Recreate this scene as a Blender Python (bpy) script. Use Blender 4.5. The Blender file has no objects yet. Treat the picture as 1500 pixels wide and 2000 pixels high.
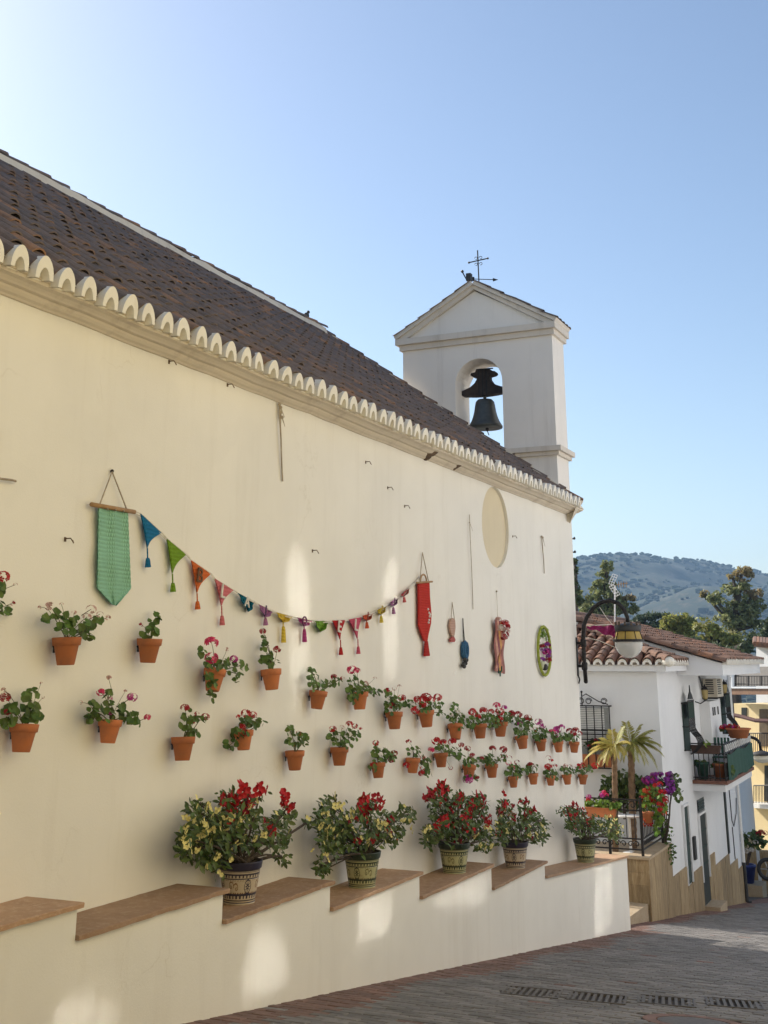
import bpy, math, random
import numpy as np
from mathutils import Vector, Matrix
random.seed(7); rng = np.random.default_rng(7)
PI = math.pi; R = math.radians
scene = bpy.context.scene
COL = scene.collection

# ------------------------------------------------------------------ camera, sky, sun, exposure
# World axes: +X runs along the church wall away from the viewer, -Y points from the wall to the street, Z is up.
FPX, CY = 2290.44, 600.79            # focal length and principal point (pixels of the 1500 x 2000 photograph)
TH, PIT = R(24.4965), R(16.7698)
CAM = Vector((-19.5125, -5.4118, 1.65))
cd = bpy.data.cameras.new('camera'); cam = bpy.data.objects.new('camera', cd); COL.objects.link(cam)
cam.location = CAM; cam.rotation_euler = (R(90) + PIT, 0, TH - R(90))
cd.sensor_fit = 'AUTO'; cd.sensor_width = 36; cd.lens = FPX * 36 / 2000; cd.shift_y = (CY - 1000) / 2000
cd.clip_start = .05; cd.clip_end = 6000
scene.camera = cam

SUN_EL, SUN_AZ = R(33), R(73)        # azimuth measured from +X towards +Y, where the sun stands
world = bpy.data.worlds.new('World'); scene.world = world; world.use_nodes = True
wn = world.node_tree.nodes; wl_ = world.node_tree.links
sky = wn.new('ShaderNodeTexSky'); sky.sky_type = 'NISHITA'; sky.sun_disc = False
sky.sun_elevation = SUN_EL; sky.sun_rotation = R(90) - SUN_AZ
sky.air_density = 1.0; sky.dust_density = 1.1; sky.ozone_density = 1.0; sky.altitude = 200
wl_.new(sky.outputs[0], wn['Background'].inputs[0]); wn['Background'].inputs[1].default_value = .112
sl = bpy.data.lights.new('sun', 'SUN'); sl.energy = 4.4; sl.angle = R(.5); sl.color = (1, .93, .82)
so = bpy.data.objects.new('sun', sl); COL.objects.link(so)
sd = Vector((math.cos(SUN_AZ) * math.cos(SUN_EL), math.sin(SUN_AZ) * math.cos(SUN_EL), math.sin(SUN_EL)))
so.rotation_euler = (-sd).to_track_quat('-Z', 'Y').to_euler(); so.location = (0, 30, 40)
scene.view_settings.view_transform = 'Standard'; scene.view_settings.look = 'None'
scene.view_settings.exposure = .68; scene.view_settings.gamma = 1; scene.view_settings.use_curve_mapping = False
scene.cycles.use_denoising = True; scene.cycles.max_bounces = 8; scene.cycles.diffuse_bounces = 5
scene.cycles.sample_clamp_indirect = 0; scene.cycles.use_guiding = True; scene.cycles.blur_glossy = .1; scene.cycles.caustics_reflective = True

# ------------------------------------------------------------------ measuring: a pixel of the photograph onto a real plane
def ray(u, v):
    dx = (u - 750) / FPX; dy = (CY - v) / FPX
    a, b, c = dx, math.cos(PIT) - dy * math.sin(PIT), math.sin(PIT) + dy * math.cos(PIT)
    return Vector((a * math.sin(TH) + b * math.cos(TH), -a * math.cos(TH) + b * math.sin(TH), c))
def W(u, v, o=0.0):                       # plane parallel to the church wall, o metres in front of it
    r = ray(u, v); return CAM + r * ((-o - CAM.y) / r.y)
def S(u, v, X):                           # plane across the street at X
    r = ray(u, v); return CAM + r * ((X - CAM.x) / r.x)
def HZ(u, v, z):
    r = ray(u, v); return CAM + r * ((z - CAM.z) / r.z)
def PL(u, v, p, n):
    r = ray(u, v); return CAM + r * ((Vector(p) - CAM).dot(n) / r.dot(n))
def pxm(P):                               # photograph pixels per metre at a point
    d = Vector(P) - CAM
    f = Vector((math.cos(TH) * math.cos(PIT), math.sin(TH) * math.cos(PIT), math.sin(PIT)))
    return FPX / d.dot(f)
def road_z(x): return -2.32 - .135 * max(x, -19)

# ------------------------------------------------------------------ mesh collecting
class MB:
    def __init__(s): s.v = []; s.f = []
    def add(s, vs, fs):
        b = len(s.v); s.v += [tuple(p) for p in vs]; s.f += [tuple(i + b for i in f) for f in fs]; return s
    def box(s, x0, x1, y0, y1, z0, z1):
        return s.add([(x0,y0,z0),(x1,y0,z0),(x1,y1,z0),(x0,y1,z0),(x0,y0,z1),(x1,y0,z1),(x1,y1,z1),(x0,y1,z1)],
                     [(0,3,2,1),(4,5,6,7),(0,1,5,4),(1,2,6,5),(2,3,7,6),(3,0,4,7)])
    def tube(s, pts, r, n=8, cap=True, r2=None):
        pts = [Vector(p) for p in pts]; m = len(pts); vs = []; up = None
        for i, p in enumerate(pts):
            d = (pts[min(i + 1, m - 1)] - pts[max(i - 1, 0)])
            d = d.normalized() if d.length > 1e-9 else Vector((0, 0, 1))
            if up is None: up = Vector((0, 0, 1)) if abs(d.z) < .9 else Vector((1, 0, 0))
            a = d.cross(up).normalized(); b = a.cross(d).normalized(); up = b
            rr = r if r2 is None else r + (r2 - r) * i / max(1, m - 1)
            for k in range(n):
                t = 2 * PI * k / n; vs.append(p + a * (math.cos(t) * rr) + b * (math.sin(t) * rr))
        fs = [(i*n+k, i*n+(k+1) % n, (i+1)*n+(k+1) % n, (i+1)*n+k) for i in range(m-1) for k in range(n)]
        if cap: fs += [tuple(range(n-1, -1, -1)), tuple((m-1)*n + k for k in range(n))]
        return s.add(vs, fs)
    def lathe(s, prof, n=24, c=(0, 0, 0), cap=True):
        c = Vector(c); vs = []
        for r, z in prof:
            for k in range(n):
                t = 2*PI*k/n; vs.append((c.x + r*math.cos(t), c.y + r*math.sin(t), c.z + z))
        m = len(prof)
        fs = [(i*n+k, i*n+(k+1) % n, (i+1)*n+(k+1) % n, (i+1)*n+k) for i in range(m-1) for k in range(n)]
        if cap: fs += [tuple(range(n-1, -1, -1)), tuple((m-1)*n+k for k in range(n))]
        return s.add(vs, fs)
    def prism(s, poly, dvec):              # polygon (3-D points) pushed along a vector
        d = Vector(dvec); n = len(poly); a = [Vector(p) for p in poly]; b = [p + d for p in a]
        return s.add(a + b, [tuple(range(n-1, -1, -1)), tuple(range(n, 2*n))] + [(i, (i+1) % n, n+(i+1) % n, n+i) for i in range(n)])
    def quad(s, *p): return s.add(p, [tuple(range(len(p)))])
    def sphere(s, c, r, n=10, m=6, sc=(1, 1, 1)):
        prof = [(max(1e-4, math.sin(PI*i/m)), -math.cos(PI*i/m)) for i in range(m+1)]
        vs = []
        for q, z in prof:
            for k in range(n):
                t = 2*PI*k/n; vs.append((c[0]+q*math.cos(t)*r*sc[0], c[1]+q*math.sin(t)*r*sc[1], c[2]+z*r*sc[2]))
        return s.add(vs, [(i*n+k, i*n+(k+1) % n, (i+1)*n+(k+1) % n, (i+1)*n+k) for i in range(m) for k in range(n)])
    def mesh(s, name, origin=(0, 0, 0), smooth=False):
        me = bpy.data.meshes.new(name); o = Vector(origin)
        me.from_pydata([(p[0]-o.x, p[1]-o.y, p[2]-o.z) for p in s.v], [], s.f)
        if smooth: me.polygons.foreach_set('use_smooth', [True]*len(me.polygons))
        me.update(); return me
WLOC = {}
def tag(o, label=None, cat=None, group=None, kind=None):
    if label: o['label'] = label
    if cat: o['category'] = cat
    if group: o['group'] = group
    if kind: o['kind'] = kind
    return o
def empty(name, label, cat, loc, group=None):
    o = bpy.data.objects.new(name, None); COL.objects.link(o); o.location = loc; o.empty_display_size = .2
    WLOC[o] = Vector(loc); return tag(o, label, cat, group)
def fix_normals(me):
    import bmesh
    b = bmesh.new(); b.from_mesh(me); bmesh.ops.recalc_face_normals(b, faces=b.faces); b.to_mesh(me); b.free()
def part(mb, name, mat, parent, smooth=False, label=None, kind=None, origin=None, fix=True):
    po = WLOC[parent] if parent is not None else Vector((0, 0, 0))
    og = Vector(origin) if origin is not None else po
    me = mb.mesh(name, og, smooth) if isinstance(mb, MB) else mb
    if fix and isinstance(mb, MB): fix_normals(me)
    if mat: me.materials.clear(); me.materials.append(mat)
    o = bpy.data.objects.new(name, me); COL.objects.link(o)
    if parent is not None: o.parent = parent
    o.location = og - po; WLOC[o] = og
    return tag(o, label, None, None, kind)
def single(mb, name, mat, label, cat, group=None, smooth=False, kind=None, origin=None):
    vs = np.array(mb.v)
    og = Vector((vs[:, 0].mean(), vs[:, 1].mean(), vs[:, 2].min())) if origin is None else Vector(origin)
    o = part(mb, name, mat, None, smooth, origin=og); return tag(o, label, cat, group, kind)
def inst(me, name, parent, mtx):           # an object sharing mesh data, world matrix mtx, under a translation-only parent
    o = bpy.data.objects.new(name, me); COL.objects.link(o)
    o.parent = parent; o.matrix_local = Matrix.Translation(-WLOC[parent]) @ mtx; return o
def structure(mb, name, mat, smooth=False): return tag(part(mb, name, mat, None, smooth, fix=False), kind='structure')

# ------------------------------------------------------------------ materials (procedural)
def nt(name):
    m = bpy.data.materials.new(name); m.use_nodes = True
    t = m.node_tree; return m, t, t.nodes['Principled BSDF'], t.nodes, t.links
def mixc(N, L, fac, a, b, mode='MIX'):
    x = N.new('ShaderNodeMix'); x.data_type = 'RGBA'; x.blend_type = mode
    for sock, val in ((x.inputs[0], fac), (x.inputs[6], a), (x.inputs[7], b)):
        if hasattr(val, 'links'): L.new(val, sock)
        elif isinstance(val, (int, float)): sock.default_value = val
        else: sock.default_value = (*val, 1)
    return x.outputs[2]
def noise(N, L, scale, detail=4, rough=.6, stretch=None, coord=None):
    n = N.new('ShaderNodeTexNoise'); n.inputs['Scale'].default_value = scale
    n.inputs['Detail'].default_value = detail; n.inputs['Roughness'].default_value = rough
    g = N.new('ShaderNodeNewGeometry'); src = g.outputs['Position'] if coord is None else coord
    if stretch:
        mp = N.new('ShaderNodeMapping'); mp.inputs['Scale'].default_value = stretch
        L.new(src, mp.inputs[0]); src = mp.outputs[0]
    L.new(src, n.inputs['Vector']); return n.outputs['Fac']
def ramp(N, L, val, stops):
    r = N.new('ShaderNodeValToRGB'); L.new(val, r.inputs[0]); e = r.color_ramp.elements
    while len(e) < len(stops): e.new(.5)
    for k, (p, c) in enumerate(stops):
        e[k].position = p; e[k].color = (c, c, c, 1) if isinstance(c, (int, float)) else (*c, 1)
    return r.outputs[0]
def bump(N, L, b, h, strength, dist):
    k = N.new('ShaderNodeBump'); k.inputs['Strength'].default_value = strength; k.inputs['Distance'].default_value = dist
    L.new(h, k.inputs['Height']); L.new(k.outputs[0], b.inputs['Normal'])
def M(name, c1, c2=None, rough=.8, scale=8, bs=0, bscale=60, bd=.004, metal=0, island=0, objr=0, hue=0, coat=0, trans=0, lo=.35, hi=.65):
    m, t, b, N, L = nt(name)
    c2 = c2 or tuple(x * .75 for x in c1)
    c = mixc(N, L, ramp(N, L, noise(N, L, scale), [(lo, 0.), (hi, 1.)]), c1, c2)
    if island or objr:
        g = N.new('ShaderNodeNewGeometry'); oi = N.new('ShaderNodeObjectInfo')
        s = N.new('ShaderNodeMath'); s.operation = 'ADD'; L.new(g.outputs['Random Per Island'], s.inputs[0]); L.new(oi.outputs['Random'], s.inputs[1])
        fr = N.new('ShaderNodeMath'); fr.operation = 'FRACT'; L.new(s.outputs[0], fr.inputs[0])
        mr = N.new('ShaderNodeMapRange'); k = max(island, objr)
        mr.inputs['To Min'].default_value = 1 - k; mr.inputs['To Max'].default_value = 1 + k; L.new(fr.outputs[0], mr.inputs[0])
        h = N.new('ShaderNodeHueSaturation'); L.new(mr.outputs[0], h.inputs['Value']); L.new(c, h.inputs['Color'])
        if hue:
            w = N.new('ShaderNodeTexWhiteNoise'); w.noise_dimensions = '1D'; L.new(fr.outputs[0], w.inputs['W'])
            m2 = N.new('ShaderNodeMapRange'); m2.inputs['To Min'].default_value = .5 - hue; m2.inputs['To Max'].default_value = .5 + hue
            L.new(w.outputs['Value'], m2.inputs[0]); L.new(m2.outputs[0], h.inputs['Hue'])
        c = h.outputs[0]
    L.new(c, b.inputs['Base Color']); b.inputs['Roughness'].default_value = rough; b.inputs['Metallic'].default_value = metal
    b.inputs['Coat Weight'].default_value = coat
    b.inputs['Specular IOR Level'].default_value = .35
    if bs: bump(N, L, b, noise(N, L, bscale, 5), bs, bd)
    if trans:
        tr = N.new('ShaderNodeBsdfTranslucent'); mx = N.new('ShaderNodeMixShader'); mx.inputs[0].default_value = trans
        L.new(c, tr.inputs[0]); L.new(b.outputs[0], mx.inputs[1]); L.new(tr.outputs[0], mx.inputs[2])
        L.new(mx.outputs[0], N['Material Output'].inputs[0])
    return m
def plaster(name, base, stain, amount=.35, streak=.3, spots=True, cracks=False):
    m, t, b, N, L = nt(name)
    big = ramp(N, L, noise(N, L, .7, 5, .62), [(.42, 0.), (.78, 1.)])
    c = mixc(N, L, big, base, tuple(x * .90 for x in base))
    c = mixc(N, L, ramp(N, L, noise(N, L, 1.9, 3, .4), [(.60, 0.), (.615, .35)]), c, tuple(x * .95 for x in base))
    st = ramp(N, L, noise(N, L, 2.2, 6, .7, (1.6, 1.6, .12)), [(.52, 0.), (.8, 1.)])
    ml = N.new('ShaderNodeMath'); ml.operation = 'MULTIPLY'; ml.inputs[1].default_value = streak; L.new(st, ml.inputs[0])
    c = mixc(N, L, ml.outputs[0], c, stain)
    if spots:
        sp = ramp(N, L, noise(N, L, 9, 8, .75), [(.66, 0.), (.74, 1.)])
        m2 = N.new('ShaderNodeMath'); m2.operation = 'MULTIPLY'; m2.inputs[1].default_value = amount; L.new(sp, m2.inputs[0])
        c = mixc(N, L, m2.outputs[0], c, stain)
    if cracks:
        g = N.new('ShaderNodeNewGeometry'); vm_ = N.new('ShaderNodeVectorMath'); vm_.operation = 'ADD'
        nz = N.new('ShaderNodeTexNoise'); nz.inputs['Scale'].default_value = 2.5; nz.inputs['Detail'].default_value = 6; L.new(g.outputs['Position'], nz.inputs['Vector'])
        L.new(g.outputs['Position'], vm_.inputs[0]); L.new(nz.outputs['Color'], vm_.inputs[1])
        vo = N.new('ShaderNodeTexVoronoi'); vo.feature = 'DISTANCE_TO_EDGE'; vo.inputs['Scale'].default_value = .55; L.new(vm_.outputs[0], vo.inputs['Vector'])
        e_ = ramp(N, L, vo.outputs['Distance'], [(.0, 1.), (.004, 0.)]); k_ = ramp(N, L, noise(N, L, .9, 2, .5), [(.55, 0.), (.66, .30)])
        mm_ = N.new('ShaderNodeMath'); mm_.operation = 'MULTIPLY'; L.new(e_, mm_.inputs[0]); L.new(k_, mm_.inputs[1]); c = mixc(N, L, mm_.outputs[0], c, stain)
    L.new(c, b.inputs['Base Color']); b.inputs['Roughness'].default_value = .85; b.inputs['Specular IOR Level'].default_value = .25
    a = N.new('ShaderNodeMath'); a.operation = 'MULTIPLY_ADD'; a.inputs[1].default_value = .35
    L.new(noise(N, L, 55, 6, .65), a.inputs[0]); L.new(noise(N, L, 2.5, 3, .5), a.inputs[2])
    bump(N, L, b, a.outputs[0], .30, .012); return m
def travertine(name, c1, c2, c3):
    m, t, b, N, L = nt(name)
    sv = (6.5, 6.5, 1.0) if name == 'travertine' else (2.2, 2.2, 4.5)
    n1 = noise(N, L, 1.3, 8, .7, sv); n2 = noise(N, L, 9 if name == 'travertine' else 22, 6, .7, (3, 3, .5) if name == 'travertine' else (1, 1, 3))
    c = mixc(N, L, ramp(N, L, n1, [(.35, 0.), (.65, 1.)]), c1, c2)
    c = mixc(N, L, ramp(N, L, n2, [(.5, 0.), (.75, 1.)]), c, c3)
    g = N.new('ShaderNodeNewGeometry'); mr = N.new('ShaderNodeMapRange'); oi = N.new('ShaderNodeObjectInfo')
    s = N.new('ShaderNodeMath'); s.operation = 'ADD'; L.new(g.outputs['Random Per Island'], s.inputs[0]); L.new(oi.outputs['Random'], s.inputs[1])
    fr = N.new('ShaderNodeMath'); fr.operation = 'FRACT'; L.new(s.outputs[0], fr.inputs[0])
    mr.inputs['To Min'].default_value = .82; mr.inputs['To Max'].default_value = 1.15; L.new(fr.outputs[0], mr.inputs[0])
    h = N.new('ShaderNodeHueSaturation'); L.new(mr.outputs[0], h.inputs['Value']); L.new(c, h.inputs['Color'])
    L.new(h.outputs[0], b.inputs['Base Color']); b.inputs['Roughness'].default_value = .7
    bump(N, L, b, n2, .3, .006); return m
def crochet(name, col):
    m, t, b, N, L = nt(name)
    g = N.new('ShaderNodeNewGeometry')
    w = N.new('ShaderNodeTexWave'); w.wave_type = 'BANDS'; w.bands_direction = 'Z'; w.inputs['Scale'].default_value = 11
    w.inputs['Distortion'].default_value = 1.2; w.inputs['Detail'].default_value = 3; w.inputs['Detail Scale'].default_value = 8
    L.new(g.outputs['Position'], w.inputs[0])
    w2 = N.new('ShaderNodeTexWave'); w2.bands_direction = 'X'; w2.inputs['Scale'].default_value = 16; w2.inputs['Distortion'].default_value = .8
    L.new(g.outputs['Position'], w2.inputs[0])
    mm = N.new('ShaderNodeMath'); mm.operation = 'MULTIPLY'; L.new(w.outputs['Fac'], mm.inputs[0]); L.new(w2.outputs['Fac'], mm.inputs[1])
    c = mixc(N, L, ramp(N, L, w.outputs['Fac'], [(.0, 0.), (.6, 1.)]), tuple(x * .80 for x in col), col)
    c = mixc(N, L, ramp(N, L, noise(N, L, 5, 4), [(.4, 0.), (.7, 1.)]), c, tuple(x * .85 for x in col))
    L.new(c, b.inputs['Base Color']); b.inputs['Roughness'].default_value = .95; b.inputs['Specular IOR Level'].default_value = .1
    bump(N, L, b, mm.outputs[0], .8, .008); return m
WHITE = (.80, .775, .71)
m_wall = plaster('church_plaster', (.78, .758, .70), (.46, .41, .33), .25, .22, True, True)
m_cream = plaster('aged_cream_plaster', (.66, .58, .42), (.44, .37, .25), .3, .3)
m_corn = plaster('cornice_plaster', (.68, .60, .48), (.28, .21, .15), .55, .55)
m_tower = plaster('tower_plaster', (.83, .785, .725), (.42, .36, .31), .35, .4)
m_mould = plaster('moulding_plaster', (.70, .64, .56), (.28, .22, .17), .7, .5)
m_tooth = plaster('limewash', (.80, .765, .68), (.42, .35, .27), .35, .25)
m_house = plaster('white_house_plaster', (.73, .735, .74), (.46, .45, .43), .12, .12)
m_mort = plaster('ridge_mortar', (.66, .60, .50), (.24, .19, .14), .6, .5)
m_ochre = plaster('ochre_plaster', (.70, .60, .36), (.5, .40, .23), .2, .2)
m_yellow = plaster('pale_yellow_plaster', (.78, .63, .36), (.5, .36, .2), .2, .2)
def tilemat(name, c1, c2, c3):
    m, t, b, N, L = nt(name)
    g = N.new('ShaderNodeNewGeometry'); oi = N.new('ShaderNodeObjectInfo')
    s = N.new('ShaderNodeMath'); s.operation = 'ADD'; L.new(g.outputs['Random Per Island'], s.inputs[0]); L.new(oi.outputs['Random'], s.inputs[1])
    fr = N.new('ShaderNodeMath'); fr.operation = 'FRACT'; L.new(s.outputs[0], fr.inputs[0])
    c = mixc(N, L, ramp(N, L, fr.outputs[0], [(.0, 0.), (.80, .18), (.92, .7), (1., 1.)]), c1, c2)
    c = mixc(N, L, ramp(N, L, noise(N, L, 3.5, 8, .75), [(.45, 0.), (.62, .75)]), c, c3)
    c = mixc(N, L, ramp(N, L, noise(N, L, 30, 5, .7), [(.62, 0.), (.72, .5)]), c, (.32, .26, .18))
    L.new(c, b.inputs['Base Color']); b.inputs['Roughness'].default_value = .9
    bump(N, L, b, noise(N, L, 45, 5, .7), .5, .008); return m
m_rtile = tilemat('weathered_roof_tile', (.155, .122, .108), (.32, .175, .095), (.085, .074, .072))
m_htile = tilemat('house_roof_tile', (.22, .125, .085), (.36, .165, .085), (.09, .065, .052))
m_terra = M('terracotta', (.48, .165, .066), (.38, .145, .070), .85, 11, .2, 70, .003, objr=.2, lo=.45, hi=.7)
m_slab = travertine('brown_marble', (.44, .275, .165), (.33, .195, .11), (.54, .39, .26))
m_trav = travertine('travertine', (.37, .27, .145), (.21, .14, .068), (.50, .39, .23))
m_capst = travertine('cap_stone', (.46, .36, .24), (.38, .28, .17), (.55, .46, .34))
m_brickg = M('grey_paver', (.21, .197, .185), (.155, .147, .14), .8, 2.2, .3, 90, .004, island=.22, objr=.22)
m_brickr = M('red_paver', (.21, .125, .10), (.16, .10, .08), .8, 2.2, .3, 90, .004, island=.2, objr=.2)
m_sand = M('joint_sand', (.10, .085, .070), (.07, .06, .05), .95, 12)
m_iron = M('black_iron', (.018, .018, .020), (.03, .026, .024), .55, 12, .1, metal=.3)
m_bronze = M('dark_bronze', (.085, .09, .09), (.11, .115, .105), .5, 14, .15, metal=.7)
m_wood = M('dark_beam_wood', (.05, .038, .032), (.03, .022, .02), .8, 10, .3)
m_stick = M('pale_wood', (.40, .25, .13), (.3, .18, .09), .8, 14)
m_cord = M('string', (.42, .36, .28), (.3, .25, .2), .95, 20)
m_wcord = M('white_string', (.75, .72, .65), (.6, .57, .5), .95, 20)
m_mud = M('dry_mud', (.15, .10, .065), (.10, .07, .045), 1, 20, .8, 40, .01)
m_leaf = M('geranium_leaf', (.105, .17, .035), (.065, .115, .026), .6, 6, island=.35, hue=.02, trans=.22)
m_leafd = M('dark_leaf', (.10, .145, .034), (.055, .088, .024), .5, 6, island=.35, hue=.02, trans=.15)
m_leafy = M('lime_leaf', (.17, .27, .04), (.12, .20, .03), .6, 6, island=.3, hue=.02, trans=.3)
m_stem = M('plant_stem', (.10, .115, .045), (.08, .07, .035), .8, 20)
m_bark = M('grey_brown_bark', (.12, .095, .075), (.08, .062, .05), .95, 20, .6, 50, .01)
PET = {'R': (.52, .016, .022), 'D': (.36, .012, .022), 'K': (.68, .04, .15), 'M': (.52, .035, .28), 'P': (.56, .33, .30),
       'W': (.72, .66, .60), 'Y': (.80, .72, .30), 'L': (.30, .05, .36), 'O': (.65, .10, .03)}
m_pet = {k: M('petal_' + n, c, tuple(x * .85 for x in c), .6, 30, island=.18, trans=.2) for (k, c), n in
         zip(PET.items(), ('red', 'dark_red', 'hot_pink', 'magenta', 'pale_pink', 'white', 'yellow', 'purple', 'orange'))}
m_glass = None
def glassmat(name, col, rough=.05, alpha=.25):
    m, t, b, N, L = nt(name)
    b.inputs['Base Color'].default_value = (*col, 1); b.inputs['Roughness'].default_value = rough
    tr = N.new('ShaderNodeBsdfTransparent'); mx = N.new('ShaderNodeMixShader'); mx.inputs[0].default_value = alpha
    tr.inputs[0].default_value = (.92, .94, .93, 1)
    L.new(tr.outputs[0], mx.inputs[1]); L.new(b.outputs[0], mx.inputs[2]); L.new(mx.outputs[0], N['Material Output'].inputs[0]); return m
m_globe = glassmat('dusty_glass', (.75, .77, .76), .2, .55)
m_pane = M('dark_window_glass', (.02, .024, .028), (.03, .034, .038), .08, 3)
m_shut = M('dark_green_shutter', (.022, .040, .034), (.03, .05, .042), .6, 8)
m_door = M('dark_door_paint', (.016, .020, .018), (.024, .028, .024), .5, 8)
m_white = M('white_paint', (.78, .78, .76), (.7, .7, .68), .5, 10)
m_beige = M('beige_metal', (.55, .50, .40), (.48, .43, .34), .5, 10)
m_dark = M('dark_plastic', (.03, .03, .03), (.05, .05, .05), .6, 10)
m_green = M('green_screen_cloth', (.030, .085, .060), (.022, .06, .045), .8, 20, .4, 90)
m_blue = M('blue_glaze', (.03, .05, .20), (.02, .03, .14), .35, 6)
m_grass = M('dry_ground', (.18, .145, .09), (.11, .10, .055), .95, .5, .4, 20)

# ------------------------------------------------------------------ ground, street, hill
CR = sorted((S(u, v, 1450) for u, v in ((900, 1112), (1000, 1104), (1120, 1096), (1150, 1093), (1175, 1099), (1200, 1099), (1240, 1096), (1300, 1095), (1345, 1097), (1400, 1102), (1440, 1113), (1500, 1125), (1600, 1140), (1800, 1180))), key=lambda p: p.y)
CRY = [p.y for p in CR]; CRZ = [p.z for p in CR]
g = MB(); nx, ny = 90, 60
def terr(x, y):
    d = math.hypot(max(x - 20, 0), 0)
    if x < 20: z = road_z(x) - .35
    else: z = road_z(20) - .35 - 26 * (1 - math.exp(-(x - 20) / 70))
    if x > 350:
        u = (x - 350) / 1100; h = u * u * (3 - 2 * u) if u < 1 else max(.5, 1 - (u - 1) * 1.2)
        z += h * (float(np.interp(y, CRY, CRZ)) + 31)
        z -= 2.2 * h; k = 4 * max(0, h * (1 - h))
        z += k * (11 * math.sin(x * .012 + y * .020) + 8 * math.sin(y * .034 - x * .017)) + h * (2.2 * math.sin(y * .08 + x * .06) + 1.4 * math.sin(y * .19 + 1))
    return z
xs = np.concatenate([np.linspace(-60, 60, 40), np.linspace(70, 350, 20), np.linspace(365, 1750, 110)])
ys = np.concatenate([np.linspace(-700, -45, 36), np.linspace(-40, 40, 24), np.linspace(45, 1200, 100)])
g.add([(x, y, terr(x, y)) for x in xs for y in ys],
      [(i*len(ys)+j, (i+1)*len(ys)+j, (i+1)*len(ys)+j+1, i*len(ys)+j+1) for i in range(len(xs)-1) for j in range(len(ys)-1)])
m_hill, t, b, N, L = nt('scrub_hillside')
c = mixc(N, L, ramp(N, L, noise(N, L, .045, 10, .72), [(.44, 0.), (.56, 1.)]), (.032, .044, .024), (.085, .075, .045))
c = mixc(N, L, ramp(N, L, noise(N, L, .16, 6, .7), [(.45, 0.), (.55, 1.)]), c, (.026, .040, .020))
L.new(c, b.inputs['Base Color']); b.inputs['Roughness'].default_value = 1
structure(g, 'ground', m_hill, True)
# scrub trees along the crest and slopes of the hill
sc = MB()
for i in range(6500):
    x = rng.uniform(500, 1462); y = rng.uniform(40, 560) * x / 1450; r = rng.uniform(1.1, 2.6) + (rng.random() < .15) * 1.5
    if math.sin(x * .02 + y * .03) + math.sin(y * .05 - x * .011) + rng.normal(0, .8) < -.3: continue
    z = terr(x, y) + r * .3
    sc.sphere((x, y, z), r, 5, 3, (1, rng.uniform(.8, 1.6), .7))
tag(part(sc, 'scrub', M('far_scrub', (.026, .038, .020), (.036, .048, .024), 1, .2, island=.4), None), kind='stuff')

st = MB()
X0, X1 = -30, 75
pts = [-30, -19, X1]
for a, b_ in zip(pts[:-1], pts[1:]):
    st.add([(a, .6, road_z(a) - .012), (b_, .6, road_z(b_) - .012), (b_, -7.2, road_z(b_) - .012), (a, -7.2, road_z(a) - .012)], [(0, 3, 2, 1)])
street = structure(st, 'street', m_sand)
WLOC[street] = Vector((0, 0, 0))
# brick pavers: courses run across the street
SL = math.atan(.135)
pav = MB(); l, wd, h = .197, .097, .012
def paver_verts(): 
    a, b2, e = l/2, wd/2, .006
    return [(-b2, -a, 0), (b2, -a, 0), (b2, a, 0), (-b2, a, 0), (-b2+e, -a+e, h), (b2-e, -a+e, h), (b2-e, a-e, h), (-b2+e, a-e, h)]
PF = [(4, 5, 6, 7), (0, 1, 5, 4), (1, 2, 6, 5), (2, 3, 7, 6), (3, 0, 4, 7)]
pv = MB(); pv.add(paver_verts(), PF); paver_me = {}
for nm, mt in (('g', m_brickg), ('r', m_brickr)):
    me = pv.mesh('paving_brick'); me.materials.append(mt); paver_me[nm] = me
near = []; rest = {'g': MB(), 'r': MB()}
row = 0; x = -15.8
bricks = []
GR = [(lambda P: (P.x, P.y))(PL(u, v, (0, 0, -2.32), (.135, 0, 1))) for u, v in ((1040, 1940), (1167, 1951), (1302, 1957), (1435, 1962))]     # drain grate centres (x, y)
MH = (-8.75, -3.25)
while x < 18.5:
    off = (row % 2) * .1; ymax = -(5.41 - (x + 19.5) * .1246) - .55
    y0 = -.46 if x < 1.0 else -.16
    y = y0 + .05 + (off if row % 2 else 0)
    while y > -6.85:
        if y < y0 + .09: 
            okb = all(not (abs(x - gx) < .29 and abs(y - gy) < .22) for gx, gy in GR) and math.hypot(x - MH[0], y - MH[1]) > .44
            if okb:
                kind = 'r' if (y > y0 - .34 - .12 * math.sin(x * 1.7)) else 'g'
                if rng.random() < .012: kind = 'r' if kind == 'g' else 'g'
                bricks.append((x, y, kind))
        y -= .203
    row += 1; x += .103
fcam = lambda q: (q[0] - CAM.x)**2 + (q[1] - CAM.y)**2
bvis = []
for q in bricks:
    d = Vector((q[0], q[1], road_z(q[0]))) - CAM
    yc = d.x*math.cos(TH)*math.cos(PIT) + d.y*math.sin(TH)*math.cos(PIT) + d.z*math.sin(PIT)
    zc = -(d.x*math.cos(TH) + d.y*math.sin(TH))*math.sin(PIT) + d.z*math.cos(PIT)
    v = CY - FPX * zc / yc
    u = 750 + FPX * (d.x*math.sin(TH) - d.y*math.cos(TH)) / yc
    bvis.append(v < 1998 and 0 < u < 1498)
order = sorted(range(len(bricks)), key=lambda i: (not bvis[i], fcam(bricks[i])))
Rs = Matrix.Rotation(SL, 4, 'Y')
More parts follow.
